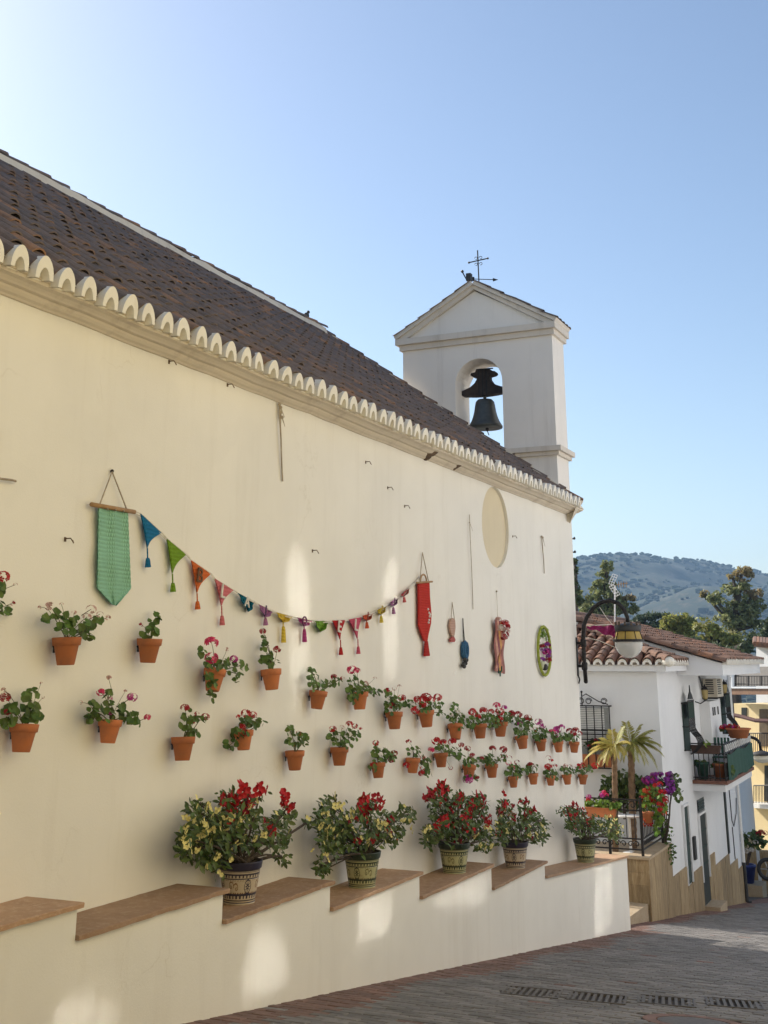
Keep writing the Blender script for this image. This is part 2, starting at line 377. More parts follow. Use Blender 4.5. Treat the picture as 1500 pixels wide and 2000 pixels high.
for k, i in enumerate(order):
    x, y, kind = bricks[i]
    z = road_z(x) - .004 + rng.uniform(-.0035, .0035)
    rm = Rs @ Matrix.Rotation(rng.normal(0, .012), 4, 'Z') @ Matrix.Rotation(rng.normal(0, .012), 4, 'X')
    if k < 300:
        inst(paver_me[kind], 'paving_brick', street, Matrix.Translation((x, y, z)) @ rm)
    else:
        rest[kind].add([Matrix.Translation((x, y, z)) @ rm @ Vector(p) for p in paver_verts()], PF)
for kind, mt in (('g', m_brickg), ('r', m_brickr)):
    part(rest[kind], 'paving_bricks', mt, street, kind='stuff', fix=False)

# ------------------------------------------------------------------ church
EO, EZ = .25, 4.13; RT = .727; RD = 4.3
RZ = EZ + (EO + RD) * RT
XE = -.40; XRIDGE = -1.3; XL = -21.0
church = empty('church', 'cream rendered church with dark tiled roof and white bell gable', 'church', (-9, 2, -1))
# wall with an oval recess
import bmesh
OX, OZ, ORX, ORZ = -3.90, 3.43, .56, .555
def wall_mesh():
    bm = bmesh.new(); N_ = 48
    outer = [bm.verts.new((x, 0, z)) for x, z in ((XL, -3.2), (0, -3.2), (0, 4.05), (XL, 4.05))]
    hole = [bm.verts.new((OX + ORX*math.cos(2*PI*k/N_), 0, OZ + ORZ*math.sin(2*PI*k/N_))) for k in range(N_)]
    eds = [bm.edges.new((outer[i], outer[(i+1) % 4])) for i in range(4)] + [bm.edges.new((hole[i], hole[(i+1) % N_])) for i in range(N_)]
    bmesh.ops.triangle_fill(bm, use_beauty=True, use_dissolve=False, edges=eds)
    back = [bm.verts.new((v.co.x, .045, v.co.z)) for v in hole]
    for i in range(N_): bm.faces.new((hole[i], hole[(i+1) % N_], back[(i+1) % N_], back[i]))
    # end, back and hidden sides
    def q(*p): bm.faces.new([bm.verts.new(a) for a in p])
    q((0, 0, -3.2), (0, 8.6, -3.2), (0, 8.6, 4.05), (0, 0, 4.05)); q((0, 8.6, -3.2), (XL, 8.6, -3.2), (XL, 8.6, 4.05), (0, 8.6, 4.05))
    q((XL, 8.6, -3.2), (XL, 0, -3.2), (XL, 0, 4.05), (XL, 8.6, 4.05))
    q((0, 0, 4.05), (0, 8.6, 4.05), (-.02, 4.3, RZ - .25)); q((XL, 0, 4.05), (XL, 8.6, 4.05), (XL, 4.3, RZ - .25))
    bmesh.ops.recalc_face_normals(bm, faces=bm.faces)
    bm.normal_update()
    me = bpy.data.meshes.new('wall'); bm.to_mesh(me); bm.free()
    me.transform(Matrix.Translation(-WLOC[church])); return me
part(wall_mesh(), 'wall', m_wall, church)
d = MB(); d.add([(OX + ORX*1.01*math.cos(2*PI*k/48), .044, OZ + ORZ*1.01*math.sin(2*PI*k/48)) for k in range(48)], [tuple(range(48))])
part(d, 'oval_panel', m_cream, church, label='blind oval panel recessed in the wall')
# cornice
prof = [(o, 3.985 + (z - 3.985) * .55) for o, z in [(-.02, 3.985), (.018, 3.99), (.03, 4.01), (.055, 4.03), (.075, 4.06), (.082, 4.085), (.12, 4.09), (.135, 4.11), (.16, 4.135), (.20, 4.15), (.205, 4.185), (-.02, 4.20)]]
cn = MB(); xs = np.linspace(XL, .03, 70); npf = len(prof); ends = []
vs = []
for x in xs:
    jz = rng.normal(0, .003); jo = rng.normal(0, .003)
    for o, z in prof: vs.append((x if x < .1 else x, -(o + (jo if o > 0 else 0)), z + jz))
cn.add(vs, [(i*npf+k, i*npf+k+1, (i+1)*npf+k+1, (i+1)*npf+k) for i in range(len(xs)-1) for k in range(npf-1)] + [tuple((len(xs)-1)*npf + k for k in range(npf))])
part(cn, 'cornice', m_corn, church)
# roof deck
rf = MB()
rf.add([(XL, -EO+.06, EZ - .02), (XE, -EO+.06, EZ - .02), (XRIDGE+.3, RD, RZ - .03), (XL, RD, RZ - .03), (XL, 2*RD+EO, EZ-.02), (XE, 2*RD+EO, EZ-.02)],
       [(0, 1, 2, 3), (3, 2, 5, 4)])
rf.add([(XL, -.1, EZ-.06), (XE, -.1, EZ-.06), (XE, 2*RD+EO, EZ-.06), (XL, 2*RD+EO, EZ-.06)], [(0, 3, 2, 1)])
roof = part(rf, 'roof', m_rtile, church, fix=False)
def barrel(L_, r0, r1, n=7, th=.012, flat=1.0):
    mb = MB(); vs = []
    for (yy, r) in ((0, r0), (L_, r1)):
        for rr in (r, r - th):
            for k in range(n+1):
                a = PI * k / n; vs.append((rr*math.cos(a), yy, rr*math.sin(a)*flat))
    m = n+1; f = []
    for k in range(n):
        f += [(k, k+1, 2*m+k+1, 2*m+k), (m+k, 3*m+k, 3*m+k+1, m+k+1), (k, m+k, m+k+1, k+1)]
    return mb.add(vs, f)
PX = .2355; CO = .285; TL = .40
tile_mb = barrel(TL, .088, .074); tile_me = tile_mb.mesh('roof_tile', smooth=False); tile_me.materials.append(m_rtile)
chan_mb = MB()
n = 4; vs = []
for yy, r in ((0, .075), (CO + .02, .085)):
    for k in range(n+1):
        a = PI + PI*k/n; vs.append((r*math.cos(a), yy, .05 + r*math.sin(a)*.6))
chan_mb.add(vs, [(k, k+1, n+1+k+1, n+1+k) for k in range(n)])
slope = math.atan(RT)
NC = int((RD + EO) / math.cos(slope) / CO)
cols = [XE - .12 - PX*i for i in range(int((XE - XL)/PX))]
verge = lambda y: XE + (XRIDGE + .35 - XE) * max(0, (y + EO)) / (RD + EO)     # roof end drifts back towards the ridge
tl = []
for ci, x in enumerate(cols):
    for r in range(NC + 1):
        s_ = r * CO + .03; y = -EO + s_*math.cos(slope)
        if x > verge(y) - .05 or y > RD - .36: continue
        tl.append((x, y, EZ + s_*math.sin(slope), r))
tl_vis = sorted(range(len(tl)), key=lambda i: ((tl[i][0] < -15.2), -pxm(tl[i][:3])))
tiles_rest = MB()
Rt = Matrix.Rotation(slope, 4, 'X')
for k, i in enumerate(tl_vis):
    x, y, z, r = tl[i]
    mtx = Matrix.Translation((x + rng.normal(0, .006), y, z + .012 + rng.normal(0, .005))) @ Rt @ Matrix.Rotation(rng.normal(0, .02), 4, 'Z') @ Matrix.Rotation(-.035 + rng.normal(0, .012), 4, 'X')
    if k < 300: inst(tile_me, 'roof_tile', roof, mtx)
    else: tiles_rest.add([mtx @ Vector(p) for p in tile_mb.v], tile_mb.f)
part(tiles_rest, 'roof_tiles', m_rtile, roof, kind='stuff', fix=False)
ch = MB()
for x, y, z, r in tl:
    mtx = Matrix.Translation((x + PX/2, y, z - .02)) @ Rt
    ch.add([mtx @ Vector(p) for p in chan_mb.v], chan_mb.f)
part(ch, 'channel_tiles', m_rtile, roof, kind='stuff', fix=False)
# back slope tiles (kept simple, only seen from another side)
# whitewashed tile ends along the eaves
def tooth_mesh():
    mb = MB(); n = 12; D = .11
    outer = [(-.086*math.cos(PI*k/n)*(1.0 - .22*math.sin(PI*k/n)**3), .158*math.sin(PI*k/n)**.8) for k in range(n+1)]
    inner = [(-.050*math.cos(PI*k/n), .078*math.sin(PI*k/n)**1.3) for k in range(n+1)]
    vs = [(x, 0, z) for x, z in outer] + [(x, 0, z) for x, z in inner] + [(x*.9, D, z) for x, z in outer] + [(x, .075, z) for x, z in inner]
    m = n+1; f = []
    for k in range(n):
        f += [(k, m+k, m+k+1, k+1), (k, k+1, 2*m+k+1, 2*m+k), (m+k, 3*m+k, 3*m+k+1, m+k+1)]
    f.append(tuple(3*m+k for k in range(m)))
    mb.add(vs, f)
    me = mb.mesh('eave_tile_end'); fix_normals(me); me.materials.append(m_tooth); return me
tooth = tooth_mesh()
for i, x in enumerate(cols):
    if i > 66: break
    mtx = Matrix.Translation((x + rng.normal(0, .006), -EO - .035, EZ - .05 + rng.normal(0, .004))) @ Matrix.Rotation(rng.normal(0, .05), 4, 'Y') @ Matrix.Rotation(R(5) + rng.normal(0, .05), 4, 'X') @ Matrix.Diagonal((1 + rng.normal(0, .04), 1, 1 + rng.normal(0, .05), 1))
    inst(tooth, 'eave_tile_end', church, mtx)
fill = MB(); fill.add([(XL, -.19, EZ-.045), (.02, -.19, EZ-.045), (.02, -EO+.03, EZ-.028), (XL, -EO+.03, EZ-.028)], [(0, 1, 2, 3)])
fill.add([(XL, -EO+.03, EZ-.028), (.02, -EO+.03, EZ-.028), (-.2, -EO+.055, EZ+.05), (XL, -EO+.055, EZ+.05)], [(0, 1, 2, 3)])
part(fill, 'eave_mortar', m_corn, church)
# ridge: mortar band and dark cap tiles
rm_ = MB(); xs = np.linspace(XL, XRIDGE+.25, 60); vs = []
for x in xs:
    j = rng.normal(0, .01); vs += [(x, RD-.20, RZ-.16), (x, RD-.13, RZ+.07+j), (x, RD+.13, RZ+.07+j), (x, RD+.20, RZ-.16)]
rm_.add(vs, [(4*i+k, 4*i+k+1, 4*(i+1)+k+1, 4*(i+1)+k) for i in range(len(xs)-1) for k in range(3)] + [(4*(len(xs)-1)+k for k in range(4))])
part(rm_, 'ridge_mortar', m_mort, church)
cap_mb = barrel(.46, .125, .105, 6, .014, .62); cap_me = cap_mb.mesh('ridge_tile'); cap_me.materials.append(m_rtile)
x = XRIDGE + .3
while x > XL:
    mtx = Matrix.Translation((x + rng.normal(0, .01), RD + rng.normal(0, .01), RZ + .095 + rng.normal(0, .004))) @ Matrix.Rotation(R(90), 4, 'Z') @ Matrix.Rotation(-.035 + rng.normal(0, .008), 4, 'X')
    inst(cap_me, 'ridge_tile', church, mtx); x -= .385
# verge: mortar strip and cap tiles down the end of the roof
vd = Vector((XRIDGE+.35 - XE, RD+EO, (RD+EO)*RT)); vlen = vd.length; vdn = vd.normalized()
vm = MB(); p0 = Vector((XE, -EO, EZ)); side = Vector((1, 0, 0)); up = Vector((0, -math.sin(slope), math.cos(slope)))
vs = []; ns = 40
for i in range(ns+1):
    c = p0 + vdn*(vlen*i/ns); j = rng.normal(0, .008)
    vs += [c - side*.08 - up*.05, c - side*.07 + up*(.085+j), c + side*.12 + up*(.085+j), c + side*.14 - up*.35]
vm.add(vs, [(4*i+k, 4*i+k+1, 4*(i+1)+k+1, 4*(i+1)+k) for i in range(ns) for k in range(3)] + [(0, 1, 2, 3)])
part(vm, 'verge_mortar', m_mort, church)
s_ = 0
zax = up; yax = vdn; xax = yax.cross(zax).normalized(); zax = xax.cross(yax).normalized()
Rv = Matrix((xax, yax, zax)).transposed().to_4x4()
while s_ < vlen - .2:
    c = p0 + vdn*s_ + side*.02 + up*.06
    mtx = Matrix.Translation(c) @ Rv @ Matrix.Rotation(-.05 + rng.normal(0, .02), 4, 'X') @ Matrix.Rotation(rng.normal(0, .03), 4, 'Z')
    inst(tile_me if False else cap_me, 'verge_tile', church, mtx @ Matrix.Scale(.85, 4)); s_ += .34

# bell gable (part of the church) with arch opening
TX0, TX1 = -.5, .20; TY0, TY1 = .06, 2.87; TZ0, TZ1 = 3.0, 7.06
AY0, AY1, ASZ, AZ = .985, 1.86, 5.15, 6.34
ar = (AY1 - AY0)/2; ayc = (AY0+AY1)/2
bg = MB()
arch = [(AY1, ASZ)] + [(ayc + ar*math.cos(PI*k/16), AZ + ar*math.sin(PI*k/16)) for k in range(17)] + [(AY0, ASZ)]
def gable_face(X):
    bm = bmesh.new()
    o_ = [bm.verts.new((X, y, z)) for y, z in ((TY0, TZ0), (TY1, TZ0), (TY1, TZ1), (TY0, TZ1))]
    h_ = [bm.verts.new((X, y, z)) for y, z in arch]
    es = [bm.edges.new((o_[i], o_[(i+1) % 4])) for i in range(4)] + [bm.edges.new((h_[i], h_[(i+1) % len(h_)])) for i in range(len(h_))]
    bmesh.ops.triangle_fill(bm, use_beauty=True, edges=es)
    bm.verts.index_update(); r = ([tuple(v.co) for v in bm.verts], [tuple(v.index for v in f.verts) for f in bm.faces]); bm.free(); return r
for X in (TX0, TX1): bg.add(*gable_face(X))
na = len(arch)
bg.add([(TX0, y, z) for y, z in arch] + [(TX1, y, z) for y, z in arch], [(i, (i+1) % na, na+(i+1) % na, na+i) for i in range(na)])
bg.add([(TX0, TY0, TZ0), (TX1, TY0, TZ0), (TX1, TY0, TZ1), (TX0, TY0, TZ1)], [(0, 1, 2, 3)])
bg.add([(TX0, TY1, TZ0), (TX1, TY1, TZ0), (TX1, TY1, TZ1), (TX0, TY1, TZ1)], [(3, 2, 1, 0)])
gable = part(bg, 'bell_gable', m_tower, church, label='white bell gable with pediment and arched opening')
TYC = (TY0+TY1)/2; APZ = 8.14
md = MB()       # horizontal cornice in two courses
md.box(TX0-.05, TX1+.04, TY0-.05, TY1+.05, 7.061, 7.16); md.box(TX0-.11, TX1+.08, TY0-.09, TY1+.11, 7.162, 7.27)
part(md, 'gable_cornice', m_mould, gable)
pd = MB(); pd.prism([(TX0+.02, TY0+.05, 7.272), (TX0+.02, TY1-.05, 7.272), (TX0+.02, TYC, APZ-.1)], (TX1-TX0-.04, 0, 0))
part(pd, 'pediment', m_tower, gable)
for s in (0, 1):
    ye = TY0-.09 if s == 0 else TY1+.11
    e = Vector((0, ye, 7.272)); a = Vector((0, TYC, APZ)); dv = (a-e); 
    nrm = Vector((0, -dv.z, dv.y)).normalized(); nrm = nrm if nrm.z > 0 else -nrm
    rk = MB()
    for (dx, t0, t1) in ((.10, .0, .07), (.05, -.09, -.002)):
        pl = [e + nrm*t0 if t0 > -.05 else e + dv*.10 + nrm*t0, a + nrm*t0 - Vector((0, 0, 0)), a + nrm*t1, e + nrm*t1 if t0 > -.05 else e + dv*.02 + nrm*t1]
        pl = [Vector((TX0-dx, p.y, p.z)) for p in pl]
        for p in pl:
            if s == 0: p.y = min(p.y, TYC - .001)
            else: p.y = max(p.y, TYC + .001)
        rk.prism(pl, (TX1-TX0+dx+.06, 0, 0))
    part(rk, 'raking_cornice', m_mould, gable)
    k = 0; dl = dv.length; dn = dv.normalized(); xax = dn.cross(nrm); Rr = Matrix((xax, dn, nrm)).transposed().to_4x4()
    while k*.28 < dl - .1:
        for xx in (TX0-.05, TX0+.14, TX0+.34, TX0+.54, TX1+.02):
            c = e + dn*(k*.28) + nrm*.072
            inst(tile_me, 'coping_tile', gable, Matrix.Translation((xx, c.y, c.z)) @ Rr @ Matrix.Rotation(-.05 + rng.normal(0, .03), 4, 'X') @ Matrix.Diagonal((.95, .8, .38, 1)))
        k += 1
sc_ = MB(); sc_.box(TX0-.05, TX1+.05, TY0-.05, TY1+.05, 4.965, 5.03); sc_.box(TX0-.10, TX1+.09, TY0-.10, TY1+.10, 5.032, 5.115)
# the string course stops at the opening's sill
part(sc_, 'string_course', m_mould, gable)

# bell, yoke and clapper in the opening
bell = empty('church_bell', 'dark bronze bell hung from a wooden yoke in the bell gable arch', 'bell', (-.1, 1.44, 5.6))
by = 1.455; bz = 5.60
bb = MB(); bb.lathe([(.30, .0), (.305, .03), (.285, .06), (.25, .12), (.22, .20), (.195, .30), (.18, .40), (.165, .47), (.13, .51), (.05, .525)], 28, (-.1, by, bz))
part(bb, 'bell', m_bronze, bell, True)
cr = MB(); cr.tube([(-.1, by, bz+.52), (-.1, by, bz+.66)], .03, 8); cr.tube([(-.1+.05*math.cos(a), by, bz+.62+.05*math.sin(a)) for a in np.linspace(0, PI, 7)], .016, 6)
part(cr, 'crown', m_bronze, bell, True)
yk = MB()
half = [(.0, 6.175), (.2, 6.185), (.44, 6.21), (.45, 6.275), (.34, 6.31), (.24, 6.35), (.16, 6.41), (.115, 6.48), (.115, 6.525), (.20, 6.54), (.235, 6.565), (.225, 6.60), (.14, 6.615), (.13, 6.65), (.0, 6.655)]
poly = [(by + y, z) for y, z in half] + [(by - y, z) for y, z in half[::-1][1:-1]]
yk.prism([(-.19, y, z) for y, z in poly], (.18, 0, 0)); part(yk, 'yoke', m_wood, bell)
sp_ = MB()
for dy in (-.07, 0, .07): sp_.box(-.20, -.195, by+dy-.012, by+dy+.012, 6.17, 6.66)
sp_.tube([(-.19, by-.2, 6.65), (-.19, by+.12, 6.66)], .012, 6); part(sp_, 'iron_straps', m_iron, bell)
cl = MB(); cl.tube([(-.1, by-.01, bz+.35), (-.1, by-.03, bz-.06)], .014, 6); cl.sphere((-.1, by-.03, bz-.02), .035, 8, 6); cl.tube([(-.1, by-.03, bz-.05), (-.1, by-.06, bz-.13)], .008, 6)
part(cl, 'clapper', m_iron, bell, True)
# weather vane cross on the apex
vane = empty('weather_vane', 'thin black iron cross with arrow vane on the bell gable apex', 'weather vane', (-.1, 1.50, 8.2))
vc = MB(); vc.tube([(-.1, 1.51, 8.16), (-.1, 1.525, 8.95)], .012, 6); vc.tube([(-.1, 1.33, 8.765), (-.1, 1.70, 8.735)], .011, 6)
for dy, dz in ((-.09, .05), (.09, .05), (-.09, -.07), (.09, -.07)):
    vc.tube([(-.1, 1.515+dy*.5+.03*math.cos(a), 8.75+dz+.025*math.sin(a)) for a in np.linspace(0, 5, 7)], .006, 5)
for p in ((1.33, 8.765), (1.70, 8.735)): vc.sphere((-.1, p[0], p[1]), .022, 6, 4)
part(vc, 'cross', m_iron, vane)
va = MB(); va.tube([(-.1, 1.60, 8.40), (-.1, 1.19, 8.33)], .008, 5); va.prism([(-.105, 1.24, 8.37), (-.105, 1.14, 8.325), (-.105, 1.24, 8.305)], (.01, 0, 0))
va.prism([(-.105, 1.60, 8.44), (-.105, 1.66, 8.45), (-.105, 1.66, 8.37), (-.105, 1.60, 8.36)], (.01, 0, 0)); part(va, 'arrow', m_iron, vane)
fl = empty('floodlight', 'small black floodlight beside the iron cross on the gable apex', 'floodlight', (-.3, 1.63, 8.15))
fb = MB(); fb.box(-.36, -.26, 1.58, 1.67, 8.30, 8.44); part(fb, 'lamp_head', m_dark, fl)
fb = MB(); fb.tube([(-.3, 1.63, 8.10), (-.3, 1.63, 8.32)], .012, 6); fb.tube([(-.3, 1.63, 8.24), (-.3, 1.73, 8.44), (-.3, 1.76, 8.50)], .012, 6); fb.sphere((-.3, 1.76, 8.51), .03, 6, 4); part(fb, 'bracket', m_iron, fl)
# bird on the ridge
P = W(599, 607, -RD); bd = empty('bird', 'small dark bird perched near the end of the church roof ridge', 'bird', (P.x, RD, RZ+.12))
q = MB(); q.sphere((P.x, RD, RZ+.20), .055, 10, 6, (1.3, .8, .9)); q.sphere((P.x+.06, RD, RZ+.275), .032, 8, 6)
q.add([(P.x+.085, RD-.008, RZ+.275), (P.x+.085, RD+.008, RZ+.275), (P.x+.12, RD, RZ+.27), (P.x+.085, RD, RZ+.285)], [(0, 1, 2), (1, 3, 2), (3, 0, 2)])
q.add([(P.x-.05, RD-.02, RZ+.2), (P.x-.05, RD+.02, RZ+.2), (P.x-.15, RD+.015, RZ+.16), (P.x-.15, RD-.015, RZ+.16), (P.x-.05, RD, RZ+.23)], [(0, 1, 2, 3), (0, 3, 4), (1, 4, 2), (3, 2, 4)])
part(q, 'body', m_dark, bd, True)
q = MB(); q.tube([(P.x, RD-.02, RZ+.17), (P.x, RD-.02, RZ+.1)], .005, 4); q.tube([(P.x, RD+.02, RZ+.17), (P.x, RD+.02, RZ+.1)], .005, 4); part(q, 'legs', m_dark, bd)

# ------------------------------------------------------------------ stepped bench in front of the wall
bench = empty('stepped_bench', 'cream rendered stepped bench with brown stone seat slabs along the church wall', 'bench', (-6, -.3, -2))
BF = .44
steps = [(-19.0, -16.6, .60), (-16.6, -14.8, .42), (-14.8, -13.08, .235), (-13.08, -11.4, .055), (-11.4, -9.67, -.150), (-9.67, -7.71, -.358), (-7.71, -5.59, -.58), (-5.59, -3.55, -.825)]
bf = MB()
def bench_body(x0, x1, z0, z1): 
    zb0, zb1 = road_z(x0) - .1, road_z(x1) - .1
    bf.add([(x0, -BF+.02, zb0), (x1, -BF+.02, zb1), (x1, 0.05, zb1), (x0, .05, zb0), (x0, -BF+.02, z0), (x1, -BF+.02, z1), (x1, .05, z1), (x0, .05, z0)],
           [(0, 1, 5, 4), (1, 2, 6, 5), (4, 5, 6, 7), (3, 0, 4, 7)])
for x0, x1, z in steps:
    bench_body(x0, x1, z - .032, z - .032)
    q = MB(); n = 26; xx = np.linspace(x0 + .004, x1 + .025, n); vs = []
    for i, x in enumerate(xx):
        j = rng.normal(0, .0045) + (.008 if rng.random() < .08 else 0); k = rng.normal(0, .0015)
        vs += [(x, -BF-.012+j, z-.03), (x, -BF-.015+j, z-.004+k), (x, -BF-.008+j, z+k), (x, -.002, z+k*.5), (x, -.002, z-.03)]
    q.add(vs, [(5*i+m_, 5*i+m_+1, 5*(i+1)+m_+1, 5*(i+1)+m_) for i in range(n-1) for m_ in range(4)] + [(0, 1, 2, 3, 4), tuple(5*(n-1)+m_ for m_ in range(5))])
    part(q, 'seat_slab', m_slab, bench)
z0, z1 = -1.0, -1.345; xe = .86
bench_body(-3.55, xe, z0-.032, z1-.032)
for a, b_ in ((-3.546, -1.45), (-1.446, xe+.02)):
    q = MB(); za, zb = z0 + (z1-z0)*(a+3.55)/(xe+3.55), z0 + (z1-z0)*(b_+3.55)/(xe+3.55)
    q.add([(a, -BF-.015, za-.03), (b_, -BF-.015, zb-.03), (b_, -.002, zb-.03), (a, -.002, za-.03), (a, -BF-.015, za), (b_, -BF-.015, zb), (b_, -.002, zb), (a, -.002, za)],
          [(0, 3, 2, 1), (4, 5, 6, 7), (0, 1, 5, 4), (1, 2, 6, 5), (2, 3, 7, 6), (3, 0, 4, 7)])
    if b_ > 0:
        q.v = [(x, (y if y < -.1 or x < .02 else .05), z) for x, y, z in q.v]
    part(q, 'seat_slab', m_slab, bench)
part(bf, 'body', m_wall, bench)
q = MB(); q.add([(xe, -BF+.02, -3), (xe, .05, -3), (xe, .05, -1.38), (xe, -BF+.02, -1.38)], [(0, 1, 2, 3)])
part(q, 'end_face', m_wall, bench)

# ------------------------------------------------------------------ houses across the street (outside the frame, they bounce the light)
def far_house(x0, x1, top, mat, label, yf=-6.9, dep=6):
    h = empty('house', label, 'house', ((x0+x1)/2, yf, road_z((x0+x1)/2)))
    q = MB(); zb = road_z(x1) - 1
    q.box(x0, x1, yf-dep, yf, zb, top); part(q, 'wall', mat, h)
    q = MB(); q.prism([(x0-.1, yf+.3, top+.002), (x0-.1, yf-dep/2, top+1.5), (x0-.1, yf-dep-.3, top+.002)], (x1-x0+.2, 0, 0)); part(q, 'roof', m_htile, h)
    return h
oh = [far_house(-30, -17.2, 8.6, m_ochre, 'ochre rendered house across the street, nearest to the viewer'), far_house(-17.1, -8.6, 9.6, m_ochre, 'ochre rendered house across the street, facing the middle of the church wall'),
      far_house(-8.5, 5.0, 9.0, m_house, 'white rendered house across the street, facing the bell gable'), far_house(5.1, 15.0, 4.2, m_house, 'white rendered house across the street, facing the green balcony')]
YF = -6.9
m_refl = M('window_pane_reflecting', (.27, .28, .29), (.25, .26, .27), .055, 2, metal=1)
def opp_window(poly, label=None):           # glazed opening on the facade opposite, outline in facade x, z
    xc = sum(p[0] for p in poly)/len(poly); h = next((h for h, (a, b_) in zip(oh, ((-30, -17.2), (-17.1, -8.6), (-8.5, 5), (5.1, 15))) if a < xc < b_), oh[1])
    zc = sum(p[1] for p in poly)/len(poly)
    q = MB(); q.prism([(xc + (x-xc)*1.16, YF + .001, zc + (z-zc)*1.14) for x, z in poly], (0, .02, 0)); w_ = part(q, 'window', m_shut, h)
    q = MB(); q.prism([(x, YF + .022, z) for x, z in poly], (0, .006, 0)); part(q, 'pane', m_refl, w_)
# panes stand where the sun they mirror falls on the church wall and bench
KR = Vector((-sd.x, sd.y, -sd.z))
def mirror_of(P): k = (P.y - YF) / KR.y; Q = P - KR * k; return (Q.x, Q.z)
for px, o in (([(470, 1962), (548, 1935), (566, 1910), (552, 1840), (530, 1812), (500, 1818), (478, 1855)], .42), ([(697, 1852), (740, 1835), (772, 1805), (765, 1745), (702, 1745)], .42),
              ([(838, 1775), (920, 1778), (960, 1740), (955, 1712), (905, 1730)], .42), ([(85, 2060), (230, 2030), (225, 1985), (190, 1950), (140, 1950), (105, 1985)], .42),
              ([(1163, 1828), (1178, 1825), (1176, 1688), (1161, 1692)], .42), ([(1182, 1815), (1196, 1800), (1193, 1684), (1180, 1687)], .42),
              ([(556, 1210), (603, 1225), (604, 1140), (590, 1090), (576, 1068), (560, 1100)], 0), ([(568, 1385), (606, 1385), (604, 1240), (566, 1230)], 0), ([(746, 1230), (776, 1235), (774, 1110), (762, 1090), (749, 1130)], 0), ([(748, 1330), (774, 1330), (776, 1245), (748, 1240)], 0)):
    opp_window([mirror_of(W(u, v, o)) for u, v in px])
for xc in (-27, -24, -21, 0.5, 3.2, 7, 9.5, 12):
    z0_ = road_z(xc) + .6; opp_window([(xc-.4, z0_), (xc+.4, z0_), (xc+.4, z0_+1.6), (xc-.4, z0_+1.6)])

# ------------------------------------------------------------------ foliage helpers
def leaf_mesh(mb, c, n, r, kind='round'):
    n = Vector(n).normalized(); a = n.orthogonal().normalized(); t = random.uniform(0, 2*PI)
    a = (a*math.cos(t) + n.cross(a)*math.sin(t)).normalized(); b = n.cross(a); c = Vector(c)
    if kind == 'round':
        k = 7; vs = [c - n*r*.15]
        for i in range(k):
            tt = 2*PI*i/k; rr = r*(1 + (.12 if i % 2 else -.08)); vs.append(c + a*math.cos(tt)*rr + b*math.sin(tt)*rr + n*r*random.uniform(-.05, .22))
        mb.add(vs, [(0, 1+i, 1+(i+1) % k) for i in range(k)])
    elif kind == 'long':
        w = r*.46; mb.add([c, c + a*r*.8 + b*w - n*r*.1, c + a*r*1.5 + b*w*.8 - n*r*.2, c + a*r*2 - n*r*.4, c + a*r*1.5 - b*w*.8 - n*r*.2, c + a*r*.8 - b*w - n*r*.1, c + a*r - n*r*.22],
                         [(0, 1, 6), (1, 2, 6), (2, 3, 6), (3, 4, 6), (4, 5, 6), (5, 0, 6)])
    else:
        mb.add([c - a*r, c + b*r*.5, c + a*r, c - b*r*.5], [(0, 1, 2, 3)])
def umbel(seed, r=1.0, n=16, flat=.75):
    rs = random.Random(seed); mb = MB()
    for _ in range(n):
        d = Vector((rs.gauss(0, 1), rs.gauss(0, 1), rs.gauss(.35, .8))).normalized(); c = Vector((d.x*.8, d.y*.8, d.z*.8*flat))*r
        a = d.orthogonal().normalized(); b = d.cross(a); t0 = rs.uniform(0, 6)
        for k in range(5):
            t = t0 + 2*PI*k/5; u = a*math.cos(t) + b*math.sin(t); w = d.cross(u)
            mb.add([c, c + (u*.26 + w*.15 + d*.08)*r, c + (u*.42 + d*.05)*r, c + (u*.26 - w*.15 + d*.08)*r], [(0, 1, 2, 3)])
    return mb
def bract(seed, n=3):
    rs = random.Random(seed); mb = MB()
    for j in range(n):
        c = Vector((rs.gauss(0, .55), rs.gauss(0, .4), rs.gauss(0, .5))) if n > 1 else Vector((0, 0, 0))
        d = Vector((rs.gauss(-.2, .5), -1, rs.gauss(.35, .4))).normalized(); a = d.orthogonal().normalized(); b = d.cross(a); t = rs.uniform(0, PI)
        u = a*math.cos(t) + b*math.sin(t); w = d.cross(u)
        for s in (-1, 1):
            cc = c + u*.38*s; vs = [cc - d*.12] + [cc + (u*math.cos(q)*.42 + w*math.sin(q)*.5) + d*.06 for q in [2*PI*i/7 for i in range(7)]]
            mb.add(vs, [(0, 1+i, 1+(i+1) % 7) for i in range(7)])
    return mb
UM = {}
def blossom_me(kind, col, var):
    k = (kind, col, var)
    if k not in UM:
        mb = umbel(var*13 + 5, 1, 15 if kind == 'u' else 7) if kind in 'ut' else bract(var*7 + 3, 3 if kind == 'b' else 1)
        me = mb.mesh('blossom'); me.materials.append(m_pet[col]); UM[k] = me
    return UM[k]
def blossom(parent, P, r, col, kind='u', name='blossom'):
    me = blossom_me(kind, col, random.randrange(3))
    return inst(me, name, parent, Matrix.Translation(P) @ Matrix.Rotation(random.uniform(0, 6), 4, 'Z' if kind in 'ut' else 'Y') @ Matrix.Scale(r*random.uniform(.9, 1.1), 4))
def stem(mb, a, b, r=.004, bend=.15, n=5):
    a = Vector(a); b = Vector(b); l = (b-a).length
    mid = (a+b)/2 + Vector((random.uniform(-1, 1), random.uniform(-1, 0), random.uniform(0, 1)))*l*bend
    pts = [a*(1-t)**2 + mid*2*t*(1-t) + b*t*t for t in np.linspace(0, 1, n)]
    mb.tube(pts, r, 4, False, r*.7); return pts

